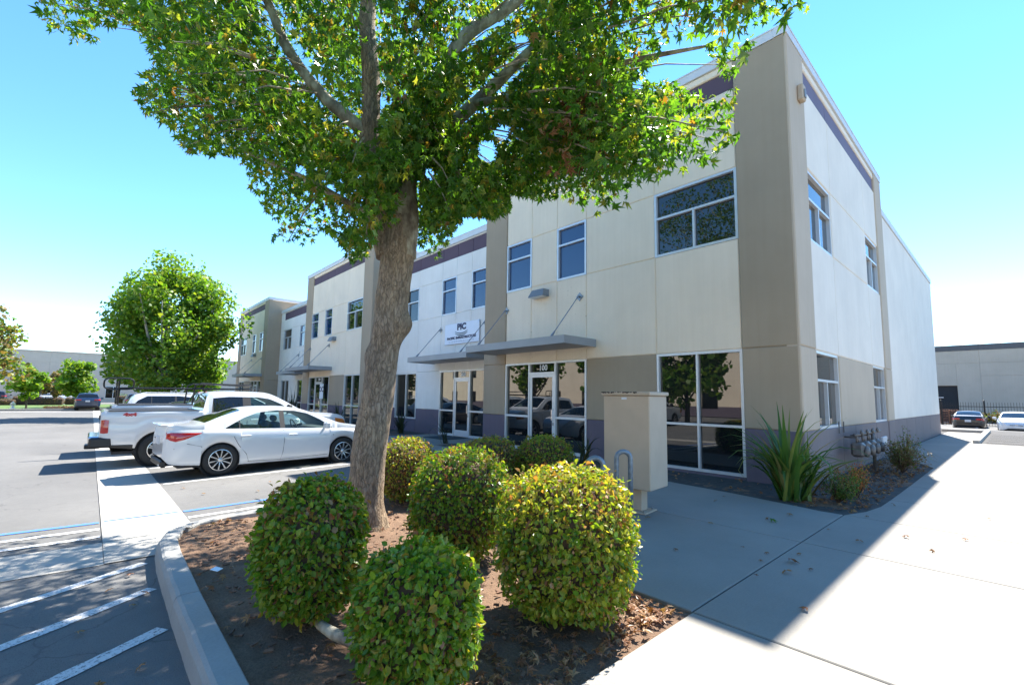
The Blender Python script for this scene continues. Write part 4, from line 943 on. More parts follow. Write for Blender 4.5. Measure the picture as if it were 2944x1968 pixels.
# trees behind the photographer, seen mirrored in the glass and keeping the bounce light real
for i, (x, y, hh) in enumerate(((-13, -21, 7.5), (-21, -22, 8), (-5, -24, 7), (-30, -23, 8), (6, -20, 7))):
    far_tree(x, y, hh, 2.9, 2.9, 2600, 'far_green', 'street tree across the car park, seen only mirrored in the windows', 2.0, 'far_lime', 'mirrored trees across the car park', .32, 1, .16, 40+i, 'bark_dark')
random.seed(31)
def hedge(x, y, lx, ly, h, n, label, mats=('hedge_leaf', 'dry_leaf'), pr=.8):
    t = thing('hedge', label, 'hedge', (x, y, -.2), 0, 'low clipped hedges along the far lawn'); MB().bbox(-lx*.44, lx*.44, -ly*.46, ly*.46, 0, h*.86, .12).build('twiggy_core', 'stem_brown', t); M_ = []; mi = []
    for _ in range(n):
        d = rv(); m_ = max(abs(d.x), abs(d.y), abs(d.z)); q = d/m_*.55+d*.45; k = random.uniform(.85, 1.05); p = Vector((q.x*lx/2*k, q.y*ly/2*k, h*.5+q.z*h*.5*k))
        M_.append(leaf_mx(p, rv(), d+rv()*.6, random.uniform(.06, .13))); mi.append(0 if random.random() < pr else 1)
    leaves('foliage', M_, LOW_V, LOW_F, list(mats), t, 0, mi)
hedge(-80, -15.5, 1.6, 2.4, 1.15, 1500, 'reddish brown clipped hedge under the young lawn tree', pr=.35)
hedge(-80, -13.4, 1.6, 2.6, 1.0, 1500, 'olive clipped hedge in the middle of the far lawn row')
hedge(-82, -11.5, 1.5, 1.3, 1.0, 900, 'short clipped hedge just left of the dark blue car')
hedge(-79, -17.2, 1.5, 1.9, .75, 900, 'rounded low hedge at the left picture edge')
hedge(-61.5, -11.2, .9, 3.6, .28, 1200, 'flat dark ground shrub on the lawn edge', pr=.5)
hedge(-70, -6.0, 2, 3.0, 1.5, 1200, 'dark green hedge right of the dark blue car', ('far_green', 'hedge_leaf'))

# ------------------------------------------------------------------ street furniture
# utility cabinet on a post
t = thing('utility_cabinet', 'beige metal utility cabinet on a single post with rusted lid edge', 'cabinet', (-1.01, -3.88, 0), R(6))
MB().bbox(-.37, .33, -.30, .26, .34, 1.60, .012).build('body', 'cabinet_beige', t)
MB().bbox(-.395, .355, -.325, .285, 1.602, 1.655, .01).build('lid', 'cabinet_beige', t)
mb = MB(); random.seed(5)
for _ in range(40):
    x = random.uniform(-.39, .15); s = random.uniform(.004, .016); mb.box(x, x+s*1.6, -.3275, -.326, 1.648-s*random.uniform(.6, 1.5), 1.652)
mb.build('rust_stain', 'rust', t)
MB().bbox(-.08, .0, -.3085, -.303, 1.545, 1.575, .002).build('maker_plate', 'plate_white', t)
MB().bbox(-.10, .10, -.09, .09, .02, .335, .008).build('post', 'cabinet_beige', t)
fp = MB().bbox(-.20, .20, -.18, .18, .001, .02, .004).build('foot_plate', 'cabinet_beige', t)
for sx in (-.15, .15):
    for sy in (-.13, .13): MB().tube([(sx, sy, .0205), (sx, sy, .045)], .014, 6).build('bolt', 'steel', fp)
def bike_rack(x, y, lab, rz=0.):
    t = thing('bike_rack', lab, 'bike rack', (x, y, 0), rz); pts = [(-.085, 0, .003), (-.085, 0, .7)]+[(-.085*math.cos(a), 0, .815+.085*math.sin(a)) for a in [math.pi*k/10 for k in range(11)]]+[(.085, 0, .7), (.085, 0, .003)]
    MB().tube(pts, .03, 12).build('hoop', 'galv', t, True)
    for s in (-1, 1): MB().lathe([(.0, .0), (.065, .0), (.065, .01), (.0, .012)], Matrix.Translation((s*.085, 0, .002)) @ Matrix.Rotation(R(-90), 4, 'Y'), 12).build('flange', 'galv', t)
for (u_, v_, lab) in ((1428, 1028, 'upright galvanised bike hoop in front of the beige cabinet'), (1364, 1042, 'bike hoop mostly hidden behind the yellow-green shrub')):
    d = ray(u_, v_); q = CAM+d*((.93-CAM.z)/d.z); bike_rack(q.x, q.y, lab, R(42))
# gas meters on the side wall
t = thing('gas_meter_set', 'row of grey gas meters and pipes on the side wall', 'gas meter', (.34, 3.3, 0))
MB().tube([(0, -1.1, .86), (0, 1.5, .86)], .035, 10).build('header_pipe', 'meter_grey', t, True)
MB().tube([(.02, .62, .0), (.02, .62, .62), (.0, .62, .86)], .035, 10).build('riser_pipe', 'meter_grey', t, True)
for k in range(4):
    y = -.85+k*.55
    m_ = MB().bbox(-.11, .13, y-.15, y+.13, .40, .70, .05).build('meter', 'meter_grey', t)
    MB().lathe([(0, .0), (.11, .0), (.12, .03), (.10, .07), (.0, .085)], Matrix.Translation((.125, y-.01, .52)), 16).build('dial', 'meter_grey', m_, True)
    MB().tube([(0, y-.08, .70), (0, y-.08, .86)], .022, 8).build('inlet_pipe', 'meter_grey', m_, True); MB().tube([(0, y+.07, .70), (.0, y+.07, .80), (-.25, y+.07, .80)], .02, 8).build('outlet_pipe', 'meter_grey', m_, True)
    MB().lathe([(0, .0), (.05, .0), (.06, .02), (.06, .04), (0, .05)], Matrix.Translation((.02, y+.2, .9)), 10).build('regulator', 'meter_grey', t, True)
for k in range(4): MB().bbox(.10, .16, .95+k*.13, 1.02+k*.13, .55, .74, .012).build('tag', 'plate_white', t)
for k in range(2): MB().tube([(-.31, -.9+k*.4, .87), (-.31, -.9+k*.4, 1.12)], .012, 6).build('vent_pipe', 'meter_grey', t)
# fire hydrant
t = thing('fire_hydrant', 'white fire hydrant on the far lawn', 'hydrant', (-62.4, -15.1, -.2)); MB().lathe([(.0, 0), (.2, 0), (.2, .06), (.12, .08), (.12, .45), (.17, .47), (.17, .52), (.12, .6), (.05, .66), (.04, .72), (0, .73)], Matrix.Rotation(R(-90), 4, 'Y'), 14).build('barrel', 'hydrant_white', t, True)
MB().tube([(0, -.2, .38), (0, .2, .38)], .06, 10).build('outlet', 'hydrant_white', t)
# far left building
fb = thing('warehouse', 'long grey tilt-up warehouse beyond the lawn at left', 'building', (-100, -20, -.25))
WS = Wall('s', 0.)
ys_ = [-40, -28, -15, -3, 5.2, 8.4, 18, 30, 42, 60]
for a, b_ in zip(ys_, ys_[1:]):
    for z0, z1 in ((0, 3.85), (3.85, 6.3), (6.3, 7.9)): panel(WS, a, b_, z0, z1, 'far_wall2', j=.03, parent=fb)
MB().box(-30, -.2, -40, 60, 0, 7.8).build('wall_core', 'far_wall2', fb); MB().box(-.4, .06, -40, 60, 7.9, 8.1).build('coping', 'far_wall2', fb)
for y in (-14, -9, 4.6, 6.3, 13.0, 19.5, 26, 32):
    fr = MB().box(.012, .06, y-1.0, y+1.0, .7, 2.7).build('window', 'alu', fb)
    for s in (0, 1): MB().box(.061, .08, y-.93+s*.97, y-.04+s*.97, .78, 2.62).build('pane', 'glass', fr)
# right back building
rb = thing('warehouse', 'beige warehouse with charcoal parapet band behind the black sedan', 'building', (0, 58, -.45))
WF = Wall('f', 0.)
xs_ = [-40, -28, -16, -8, .35, 12.2, 24, 36]
for a, b_ in zip(xs_, xs_[1:]):
    if a == -8:
        panel(WF, -8, -6.2, 0, 6.25, 'far_wall', j=.03, parent=rb); panel(WF, -6.2, -1.45, 3.9, 6.25, 'far_wall', j=.03, parent=rb); panel(WF, -1.45, .35, 0, 6.25, 'far_wall', j=.03, parent=rb)
    else: panel(WF, a, b_, 0, 4.9, 'far_wall', j=.03, parent=rb); panel(WF, a, b_, 4.9, 6.25, 'far_wall', j=.03, parent=rb)
    panel(WF, a, b_, 6.25+1.35-.0, 8.2, 'charcoal', j=.03, parent=rb, proud=.04); panel(WF, a, b_, 6.25, 7.6, 'far_wall', j=.03, parent=rb)
MB().box(-40, 36, 3.2, 20, 0, 8.0).build('wall_core', 'far_wall', rb)
MB().box(-6.25, -1.4, .25, 3.19, 0, 3.95).build('loading_bay', 'interior_dark', rb)
MB().box(-4.9, -2.6, .05, .12, 2.6, 2.68).build('door_rail', 'alu', rb); MB().box(-5.8, -5.0, .02, .12, 3.2, 3.32).build('bay_lamp', 'alu', rb)
# picket fence
fn = thing('iron_fence', 'black iron picket fence behind the parked black sedan', 'fence', (0, 44, -.45))
for z in (.25, 1.75): MB().box(-7, 9, -.02, .02, z, z+.05).build('rail', 'black_metal', fn)
pm = MB().box(-.011, .011, -.011, .011, .1, 2.1).add([(-.011, -.011, 2.1), (.011, -.011, 2.1), (.011, .011, 2.1), (-.011, .011, 2.1), (0, 0, 2.16)], [(0, 1, 4), (1, 2, 4), (2, 3, 4), (3, 0, 4)]).mesh('picket', 'black_metal')
for k in range(100): link('picket', pm, fn, loc=(-6.9+k*.16, 0, 0))
pm = MB().box(-.05, .05, -.05, .05, 0, 2.2).lathe([(0, -.05), (.05, -.03), (.06, .0), (.05, .04), (0, .06)], Matrix.Translation((0, 0, 2.26)) @ Matrix.Rotation(R(90), 4, 'Y'), 8).mesh('post', 'black_metal')
for k in range(7): link('post', pm, fn, loc=(-6.9+k*2.6, 0, 0))
# pallets, frames and plants stored behind the fence
def pallet_stack(x, y, n, lab, w_=1.2):
    t = thing('pallet_stack', lab, 'pallets', (x, y, -.45))
    for k in range(n):
        z = k*.15
        p = MB()
        for q in range(3): p.box(-w_/2+q*(w_-.1)/2, -w_/2+q*(w_-.1)/2+.1, -.5, .5, z, z+.09)
        for q in range(5): p.box(-w_/2, w_/2, -.5+q*.22, -.38+q*.22, z+.091, z+.11)
        for q in range(3): p.box(-w_/2, w_/2, -.5+q*.44, -.40+q*.44, z-.02, z-.001)
        p.build('pallet', 'wood_pallet', t)
for i, (x, n) in enumerate(((-5.6, 9), (-4.2, 10), (-2.8, 9), (-1.4, 10))): pallet_stack(x, 46.5, n, 'reddish wooden pallets behind the fence, stack %s from the left' % ('first', 'second', 'third', 'fourth')[i])
t = thing('machine', 'dark boxy machine standing behind the fence', 'machine', (4.5, 46.5, -.45)); MB().bbox(-.8, .8, -.5, .5, .2, 1.4, .05).build('body', 'paint_darkgrey', t); MB().bbox(-.4, .5, -.4, .4, 1.4, 2.0, .05).build('hood', 'plastic_black', t)
for s in (-.5, .5): MB().lathe([(0, -.1), (.22, -.1), (.22, .1), (0, .1)], Matrix.Translation((s, -.5, .22)) @ Matrix.Rotation(R(90), 4, 'Z'), 12).build('wheel', 'rubber', t)
t = thing('crate', 'pale slatted crate behind the fence at right', 'crate', (7.2, 46.0, -.45))
for k in range(5): MB().box(-1.0+k*.42, -.7+k*.42, -.5, .5, .4, 1.2).build('slat', 'cabinet_beige', t)
fine_shrub(1.3, 43.2, .9, 1.1, 1400, ['straw', 'fine_green'], 'dry weeds against the iron fence', .12, 'weeds', 20)

# building across the car park (mirrored in the glass, bounces light)
ob = thing('office_building', 'sunlit cream office across the car park, seen mirrored in the windows', 'building', (-8, -36, -.1))
MB().box(-120, 40, -10, 0, 0, 9.0).build('wall', 'cream', ob); MB().box(-120, 40, .0, .03, .0, 1.0).build('base', 'plum', ob); MB().box(-120, 40, 0.0, .03, 8.2, 8.7).build('band', 'band', ob)
for k in range(30):
    x = -115+k*5.2
    for z0, z1 in ((.8, 2.6), (4.9, 6.4)): MB().box(x, x+1.6, .0, .04, z0, z1).build('window', 'glass', ob)

# ------------------------------------------------------------------ vehicles
def section(S, x):
    """half cross-section rows (y, z) at station x, bottom to roof centre"""
    L = S['L']; zs_ = lerps(S['zs'], x); zt = lerps(S['zt'], x); w_ = lerps(S['w'], x); zb = lerps(S['zb'], x)
    for xw in S['axles']:
        d = abs(x-xw)
        if d < S['ar']: zb = max(zb, S['wz']+math.sqrt(S['ar']**2-d*d)*S.get('aflat', 1.))
    zb = min(zb, zs_-.06)
    rows = []
    for f, k in S['side']: rows.append((w_*k, zb+(zs_-zb)*f))
    ws = rows[-1][0]; zr = S['zr']; fr_ = max(0, min(1, (zt-zs_)/(zr-zs_)))
    z0 = zs_+min(.03, (zt-zs_)*.25); zw = max(z0+.002, min(lerp(S['win'], x), zs_+(zt-zs_)*.93)) if S['win'][0][0] <= x <= S['win'][-1][0] else z0+.002
    wr = ws-(ws-S['wr'])*fr_; zg = max(zw+.004, zs_+(zt-zs_)*.90)
    def yy(z): 
        f = (z-zs_)/max(1e-4, (zg-zs_)); return ws-(ws-wr)*min(1, max(0, f))**1.15
    rows.append((yy(z0)-.004, z0)); rows.append((yy(zw)-.004*(1-fr_), zw)); rows.append((wr, zg))
    for tt in (.07, .3, .6, 1.0): rows.append((wr*(1-tt), zg+(zt-zg)*(1-(1-tt)**2.4)))
    return rows
def vehicle(S, label, loc, rotz, paint, glass='car_glass', group=None, name='car', cat='car', tail='tail_red', face='rear'):
    random.seed(len(label)); t = thing(name, label, cat, loc, rotz, group); L = S['L']
    n = S.get('n', 90); st = sorted(set([round(L*i/n, 4) for i in range(n+1)]+[round(q, 4) for q in S['keys']]+[round(xw+sg*S['ar']*math.cos(R(a)), 4) for xw in S['axles'] for sg in (-1, 1) for a in (0.5, 10, 25, 45, 65, 80)]))
    st = [x for i, x in enumerate(st) if i == 0 or x-st[i-1] > .004]
    secs = [section(S, x) for x in st]; K = len(secs[0]); ns = len(S['side'])
    iW0, iW1, iG = ns, ns+1, ns+2
    off = Vector((-L/2, 0, 0))
    V = {}
    body = MB(); win = {}; 
    def pt(i, k, sg): y, z = secs[i][k]; return (st[i]-L/2, sg*y, z)
    def inr(x, rr): return any(a-1e-4 <= x <= b_+1e-4 for a, b_ in rr)
    groups = {'body': []}
    for sg in (1, -1):
        for i in range(len(st)-1):
            xm = (st[i]+st[i+1])/2
            for k in range(K-1):
                q = [pt(i, k, sg), pt(i+1, k, sg), pt(i+1, k+1, sg), pt(i, k+1, sg)]
                if sg > 0: q = q[::-1]
                key = 'body'
                if k == iW0 and secs[i][iW1][1]-secs[i][iW0][1]+secs[i+1][iW1][1]-secs[i+1][iW0][1] > .03:
                    for wi, (a, b_) in enumerate(S['panes']):
                        if a <= xm <= b_: key = 'side_window_%d_%d' % (wi, sg)
                    if key == 'body' and S['win'][0][0] < xm < S['win'][-1][0]: key = 'pillar'
                if k >= iG+1:
                    for nm in ('windshield', 'rear_window'):
                        if nm in S and S[nm][0] <= xm <= S[nm][1]: key = nm
                    if 'bed' in S and S['bed'][0] <= xm <= S['bed'][1]: key = 'bed_cover'
                groups.setdefault(key, []).append(q)
    def weld(quads):
        mb = MB(); d = {}
        for q in quads:
            ids = []
            for p in q:
                kk = (round(p[0], 4), round(p[1], 4), round(p[2], 4))
                if kk not in d: d[kk] = len(mb.v); mb.v.append(p)
                if d[kk] not in ids: ids.append(d[kk])
            if len(ids) >= 3: mb.f.append(tuple(ids)); mb.mi.append(0)
        return mb
    b = weld(groups['body'])
    # end caps
    for i, rev in ((0, False), (len(st)-1, True)):
        ring = [pt(i, k, 1) for k in range(K)]+[pt(i, k, -1) for k in range(K-2, -1, -1)]
        o = len(b.v); b.v += ring; f = tuple(range(o, o+len(ring))); b.f.append(f if rev else f[::-1]); b.mi.append(0)
    bo = b.build('body', paint, t, True)
    md = bo.modifiers.new('edge', 'EDGE_SPLIT'); md.split_angle = R(38)
    for key, quads in groups.items():
        if key == 'body': continue
        if key == 'pillar': weld(quads).build('pillar', 'plastic_black', t, True); continue
        if key == 'bed_cover': weld(quads).build('bed_cover', 'plastic_black', t, False); continue
        gm = glass
        nm = 'side_window' if key.startswith('side') else key
        if key.startswith('side') and S.get('privacy') and int(key.split('_')[2]) in S['privacy']: gm = 'car_glass_dark'
        weld(quads).build(nm, gm, t, True)
    # underside, wheel wells
    u = MB(); u.box(-L/2+.25, L/2-.25, -S['W']/2+.14, S['W']/2-.14, S['clr'], S['clr']+.06)
    for xw in S['axles']: u.box(xw-S['ar']-L/2-.03, xw+S['ar']-L/2+.03, -S['W']/2+.26, S['W']/2-.26, S['clr'], S['wz']+S['ar']+.05)
    u.build('underbody', 'interior_dark', t)
    for xw in S['axles']:
        for sg in (-1, 1):
            mb = MB(); M = Matrix.Translation((xw-L/2, sg*(S['W']/2-.2), S['wz'])) @ Matrix.Rotation(R(90 if sg > 0 else -90), 4, 'Z')
            mb.lathe([(S['ar']+.012, -.15), (S['ar']+.012, .12), (.1, -.15)], M, 28); mb.build('wheel_well', 'interior_dark', t)
    # interior
    if glass == 'car_glass':
        zi = S['zb'][2][1]; x0, x1 = S['cab']; it = MB(); it.box(x0-L/2, x1-L/2, -S['W']/2+.17, S['W']/2-.17, .4, .62); it.build('cabin_floor', 'interior_grey', t)
        for sx in S['seats']:
            for sg in (-1, 1):
                s_ = MB(); M = Matrix.Translation((sx-L/2, sg*.36, .62)); s_.bbox(0, .5, -.24, .24, 0, .14, .04, M); Mb = M @ Matrix.Rotation(R(-14), 4, 'Y'); s_.bbox(-.10, .05, -.23, .23, .0, .48, .05, Mb); s_.bbox(-.08, .02, -.13, .13, .50, .64, .035, Mb); s_.build('seat', 'interior_grey', t)
        d_ = MB(); dx = S['dash']; d_.bbox(dx-L/2, dx+.5-L/2, -.66, .66, .62, .93, .06); d_.build('dashboard', 'interior_dark', t)
        n_ = 14; d_ = MB(); M = Matrix.Translation((dx-.12-L/2, .36, .93)) @ Matrix.Rotation(R(-25), 4, 'Y'); d_.tube([M @ Vector((0, .17*math.cos(2*math.pi*k/n_), .17*math.sin(2*math.pi*k/n_))) for k in range(n_+1)], .015, 6); d_.tube([M @ Vector((0, 0, 0)), M @ Vector((.2, 0, -.05))], .03, 6); d_.build('steering_wheel', 'interior_dark', t)
    # helper: a patch lying on the body side
    def surf(x, z):
        r_ = section(S, x)
        for (y0, z0), (y1, z1) in zip(r_, r_[1:]):
            if z0 <= z <= z1 and z1 > z0: return y0+(y1-y0)*(z-z0)/(z1-z0)
        return r_[0][0] if z < r_[0][1] else r_[-1][0]
    def patch(poly, nm, mat, sg, lift=.006, nx=8, parent=t, th=.0):
        """poly: (x, zlow, zhigh) stations"""
        mb = MB(); vs = []; fs = []; nz = 4
        xs2 = [poly[0][0]+(poly[-1][0]-poly[0][0])*i/nx for i in range(nx+1)]
        for x in xs2:
            a = lerp([(p[0], p[1]) for p in poly], x); c = lerp([(p[0], p[2]) for p in poly], x)
            for j in range(nz+1):
                z = a+(c-a)*j/nz; e = 1 if 0 < j < nz else .35; vs.append((x-L/2, sg*(surf(x, z)+lift*e), z))
        for i in range(nx):
            for j in range(nz):
                q = (i*(nz+1)+j, (i+1)*(nz+1)+j, (i+1)*(nz+1)+j+1, i*(nz+1)+j+1); fs.append(q if sg < 0 else q[::-1])
        mb.add(vs, fs); return mb.build(nm, mat, parent, True)
    def seam(pts, sg, nm='door_seam', wd=.010):
        mb = MB()
        P = [(x-L/2, sg*(surf(x, z)+.0015), z) for x, z in pts]; mb.tube(P, wd*.5, 4, False); mb.build(nm, 'seam', t)
    for sg in (1, -1):
        for poly in S.get('tail', []): patch(poly, 'tail_light', tail, sg, .014)
        for poly in S.get('head', []): patch(poly, 'headlight', S.get('headmat', 'head_lamp'), sg, .012)
        for pts in S.get('seams', []): seam(pts, sg)
        for (x, z) in S.get('handles', []):
            y = surf(x, z); mb = MB(); mb.bbox(x-L/2-.10, x-L/2+.10, -.018, .018, z-.014, z+.018, .008, Matrix.Translation((0, sg*(y+.016), 0))); mb.build('door_handle', S.get('handlemat', paint), t)
        for poly in S.get('trim', []): patch(poly, 'trim', 'plastic_black', sg, .012, 10)
        for (x, z, sx, sz) in S.get('mirror', []):
            y = surf(x, z); mb = MB(); mb.bbox(x-L/2-sx/2, x-L/2+sx/2, .07, .27, z-.01, z+sz, .035, Matrix.Translation((0, (y) if sg > 0 else -(y)-.34, 0))); mb.tube([(x-L/2, sg*(y-.03), z-.02), (x-L/2, sg*(y+.1), z+.03)], .025, 6); mb.build('mirror', S.get('mirrormat', paint), t)
    for (nm, mat, bx) in S.get('boxes', []): MB().bbox(bx[0]-L/2, bx[1]-L/2, bx[2], bx[3], bx[4], bx[5], bx[6]).build(nm, mat, t)
    # wheels
    for xw in S['axles']:
        for sg in (-1, 1):
            M = Matrix.Translation((xw-L/2, sg*(S['W']/2-.03), S['wz'])) @ Matrix.Rotation(R(90 if sg > 0 else -90), 4, 'Z'); tr_ = S['tr']; rr = S['rr']; tw_ = S['tw']
            wh = link('wheel', None, t)
            MB().lathe([(rr, -tw_+.01), (tr_*.93, -tw_), (tr_, -tw_+.03), (tr_, -.03), (tr_*.94, 0.0), (rr+.02, .004), (rr, -.012)], M, 36).build('tyre', 'rubber', wh, True)
            rb_ = MB(); rb_.lathe([(rr, -.012), (rr-.018, -.004), (rr-.022, -.03), (rr-.03, -.12), (.05, -.12)], M, 32); rb_.build('rim_barrel', 'plastic_black' if S.get('darkrim', 1) else 'rim_silver', wh, True)
            sp = MB(); ns_ = S['spokes']
            for k in range(ns_):
                for dd in S.get('pair', (0,)):
                    a = 2*math.pi*k/ns_+.2; ca, sa = math.cos(a), math.sin(a)
                    wi, wo = S.get('spw', (.022, .03)); vs = []
                    for (r_, ww, xx) in ((.04, wi, -.025), (rr*.5, (wi+wo)/2*.8, -.014), (rr-.012, wo, -.014)):
                        o_ = dd*r_/rr
                        for s2 in (-1, 1): vs.append(M @ Vector((xx, r_*ca-(s2*ww/2+o_)*sa, r_*sa+(s2*ww/2+o_)*ca)))
                        for s2 in (-1, 1): vs.append(M @ Vector((xx-.03, r_*ca-(s2*ww/2+o_)*sa, r_*sa+(s2*ww/2+o_)*ca)))
                    fs = []
                    for j in (0, 1):
                        o = j*4; fs += [(o, o+1, o+5, o+4), (o, o+4, o+6, o+2), (o+1, o+3, o+7, o+5)]
                    sp.add(vs, fs)
            sp.lathe([(rr+.001, -.006), (rr-.012, -.003), (rr-.02, -.016)], M, 36)
            sp.build('rim', 'rim_silver', wh); MB().lathe([(.0, -.008), (.04, -.012), (.05, -.03)], M, 14).build('hub_cap', 'rim_silver', wh, True)
    return t
SIDE = [(0, .93), (.08, .965), (.25, .99), (.5, 1.0), (.70, 1.0), (.84, .988), (.94, .972), (1, .945)]
sedan = dict(L=4.65, W=1.78, zr=1.455, wr=.60, n=110, clr=.2, axles=[.98, 3.68], ar=.365, wz=.325, tr=.325, rr=.222, tw=.2, side=SIDE,
    zt=[(0, .80), (.015, 1.0), (.06, 1.065), (.14, 1.075), (.4, 1.085), (.62, 1.11), (1.0, 1.275), (1.4, 1.405), (1.8, 1.45), (2.15, 1.455), (2.5, 1.435), (2.8, 1.38), (3.2, 1.22), (3.62, 1.04), (3.9, 1.0), (4.25, .92), (4.5, .80), (4.62, .66), (4.65, .55)],
    zs=[(0, .76), (.02, .93), (.1, .965), (.5, .96), (1.2, .945), (2, .925), (3, .90), (3.6, .895), (4.1, .84), (4.45, .72), (4.62, .56), (4.65, .5)],
    w=[(0, .60), (.04, .70), (.15, .79), (.4, .855), (.9, .885), (2.3, .89), (3.7, .885), (4.2, .83), (4.45, .72), (4.6, .55), (4.65, .45)],
    zb=[(0, .42), (.1, .30), (.5, .25), (1.3, .2), (3.3, .2), (4.1, .22), (4.6, .28), (4.65, .36)],
    win=[(1.0, .97), (1.15, 1.06), (1.4, 1.20), (1.7, 1.315), (2.1, 1.36), (2.5, 1.345), (2.8, 1.28), (3.1, 1.13), (3.38, .94)], panes=[(1.0, 1.30), (1.325, 2.15), (2.26, 3.40)], windshield=(2.86, 3.60), rear_window=(.66, 1.36), keys=[1.0, 1.30, 1.325, 2.15, 2.26, 3.38, 2.86, 3.60, .66, 1.36],
    cab=(1.1, 3.4), seats=[1.5, 2.3], dash=3.0, spokes=10, spw=(.016, .026),
    tail=[[(.03, .80, .93), (.16, .74, .925), (.30, .775, .92), (.45, .84, .915), (.60, .895, .912)]], head=[[(4.1, .77, .80), (4.35, .64, .76), (4.56, .56, .62)]],
    seams=[[(1.22, .945), (1.20, .8), (1.30, .62), (1.46, .42), (1.52, .25)], [(2.22, .915), (2.24, .7), (2.22, .4), (2.18, .24)], [(3.36, .895), (3.40, .75), (3.36, .5), (3.28, .3)], [(1.5, .255), (2.2, .24), (3.28, .28)], [(.15, .60), (.62, .62)], [(.36, .7), (.62, .63)]],
    handles=[(1.43, .81), (2.42, .80)], mirror=[(3.18, .93, .13, .15)],
    boxes=[('rear_bumper_valance', 'plastic_black', (-.02, .10, -.58, .58, .22, .36, .03)), ('licence_plate', 'plate_white', (-.012, .003, -.16, .16, .66, .82, .003)), ('spoiler', 'paint_white', (-.06, .16, -.56, .56, 1.055, 1.085, .012)), ('exhaust_tip', 'chrome', (-.03, .08, -.5, -.36, .235, .275, .01)), ('brake_badge', 'plastic_black', (-.006, .003, .3, .42, .76, .78, .002))])
HD = R(90+3)
z_ = -.205
vehicle(sedan, 'white compact sedan with black and silver alloy wheels parked nearest', (-9.82, -6.22, -.185), HD, 'paint_white')
SIDET = [(0, .95), (.06, .975), (.3, 1.0), (.6, 1.0), (.72, .985), (.80, 1.0), (.95, .99), (1, .975)]
def truck(bed_end=1.98, rail=1.33, roof=1.87, L=5.85):
    return dict(L=L, W=2.03, zr=roof, wr=.70, n=110, clr=.33, axles=[1.13, 4.78], ar=.47, aflat=.97, wz=.40, tr=.40, rr=.235, tw=.26, side=SIDET,
    zt=[(0, rail-.02), (.03, rail+.02), (.2, rail+.022), (bed_end-.03, rail+.022), (bed_end, rail+.02), (bed_end+.02, rail+.05), (bed_end+.10, roof-.12), (bed_end+.22, roof-.02), (2.7, roof), (3.4, roof-.005), (3.7, roof-.05), (4.0, roof-.22), (4.45, 1.36), (4.62, 1.30), (5.0, 1.27), (5.5, 1.22), (5.75, 1.12), (5.84, .98), (5.85, .9)],
    zs=[(0, rail-.05), (.05, rail-.01), (bed_end, rail), (bed_end+.06, 1.26), (3, 1.26), (4.4, 1.24), (5.2, 1.17), (5.7, 1.08), (5.85, .85)],
    w=[(0, .94), (.06, .98), (.3, 1.0), (1.2, 1.012), (1.95, 1.0), (3, 1.0), (4.7, 1.012), (5.5, .99), (5.75, .94), (5.85, .85)],
    zb=[(0, .62), (.2, .52), (.5, .47), (1.7, .44), (4.2, .42), (5.3, .45), (5.85, .5)],
    win=[(bed_end+.20, 1.3), (bed_end+.24, roof-.20), (2.6, roof-.16), (3.3, roof-.165), (3.6, roof-.21), (3.9, 1.52), (4.22, 1.29)], panes=[(bed_end+.24, 2.92), (3.12, 4.22)], privacy=[0], windshield=(3.72, 4.42), rear_window=(bed_end+.03, bed_end+.12), bed=(.14, bed_end-.05), keys=[bed_end, bed_end+.02, bed_end+.24, 2.92, 3.12, 4.22, 3.72, 4.42, bed_end+.03, bed_end+.12, .14, bed_end-.05],
    cab=(bed_end+.15, 4.4), seats=[2.2, 3.05], dash=3.95, spokes=5, pair=(-.03, .03), spw=(.03, .036), darkrim=1,
    tail=[[(.012, .84, 1.14), (.08, .83, 1.15), (.15, .84, 1.14)]], head=[[(5.45, .88, 1.10), (5.7, .86, 1.06), (5.8, .86, 1.0)]], headmat='amber',
    seams=[[(bed_end+.01, .5), (bed_end+.01, .9), (bed_end+.01, rail-.03)], [(2.12, 1.2), (2.14, .8), (2.2, .5)], [(3.02, 1.24), (3.02, .9), (3.02, .5)], [(4.2, 1.22), (4.22, .9), (4.2, .55)]],
    handles=[(2.3, 1.08), (3.2, 1.08)], mirror=[(4.05, 1.27, .12, .24)], mirrormat='plastic_black', trim=[[(.16, .50, .56), (.62, .44, .55)]],
    boxes=[('rear_bumper', 'chrome', (-.19, .02, -.86, .86, .58, .76, .03)), ('bumper_corner', 'plastic_black', (-.17, .24, .80, 1.0, .50, .74, .04)), ('bumper_corner', 'plastic_black', (-.17, .24, -1.0, -.80, .50, .74, .04)), ('hitch', 'plastic_black', (-.24, .05, -.2, .2, .42, .52, .02)), ('tailgate_handle', 'plastic_black', (-.02, .01, -.14, .14, 1.12, 1.22, .006)), ('bed_rail_cap', 'plastic_black', (.12, bed_end-.06, -.985, -.915, rail+.012, rail+.035, .008)), ('bed_rail_cap', 'plastic_black', (.12, bed_end-.06, .915, .985, rail+.012, rail+.035, .008)), ('brake_lamp', 'tail_red', (bed_end+.15, bed_end+.18, -.15, .15, roof-.05, roof-.02, .004))])
T1 = truck()
tk = vehicle(T1, 'white crew cab pickup with red tail lamp parked beside the sedan', (-12.75, -9.45+5.85/2, -.25), R(90), 'paint_white', name='pickup_truck', cat='pickup')
M = Matrix.Translation((.52-5.85/2, -1.008, 1.265)) @ Matrix.Rotation(R(90), 4, 'X') @ Matrix.Shear('XZ', 4, (.0, 0)) @ Matrix.Diagonal((1.5, 1, 1, 1))
link('decal', text_mesh('4x4', .11, 'red_decal', .002, M, 1, .006), tk)
T2 = truck(1.98, 1.42, 1.88)
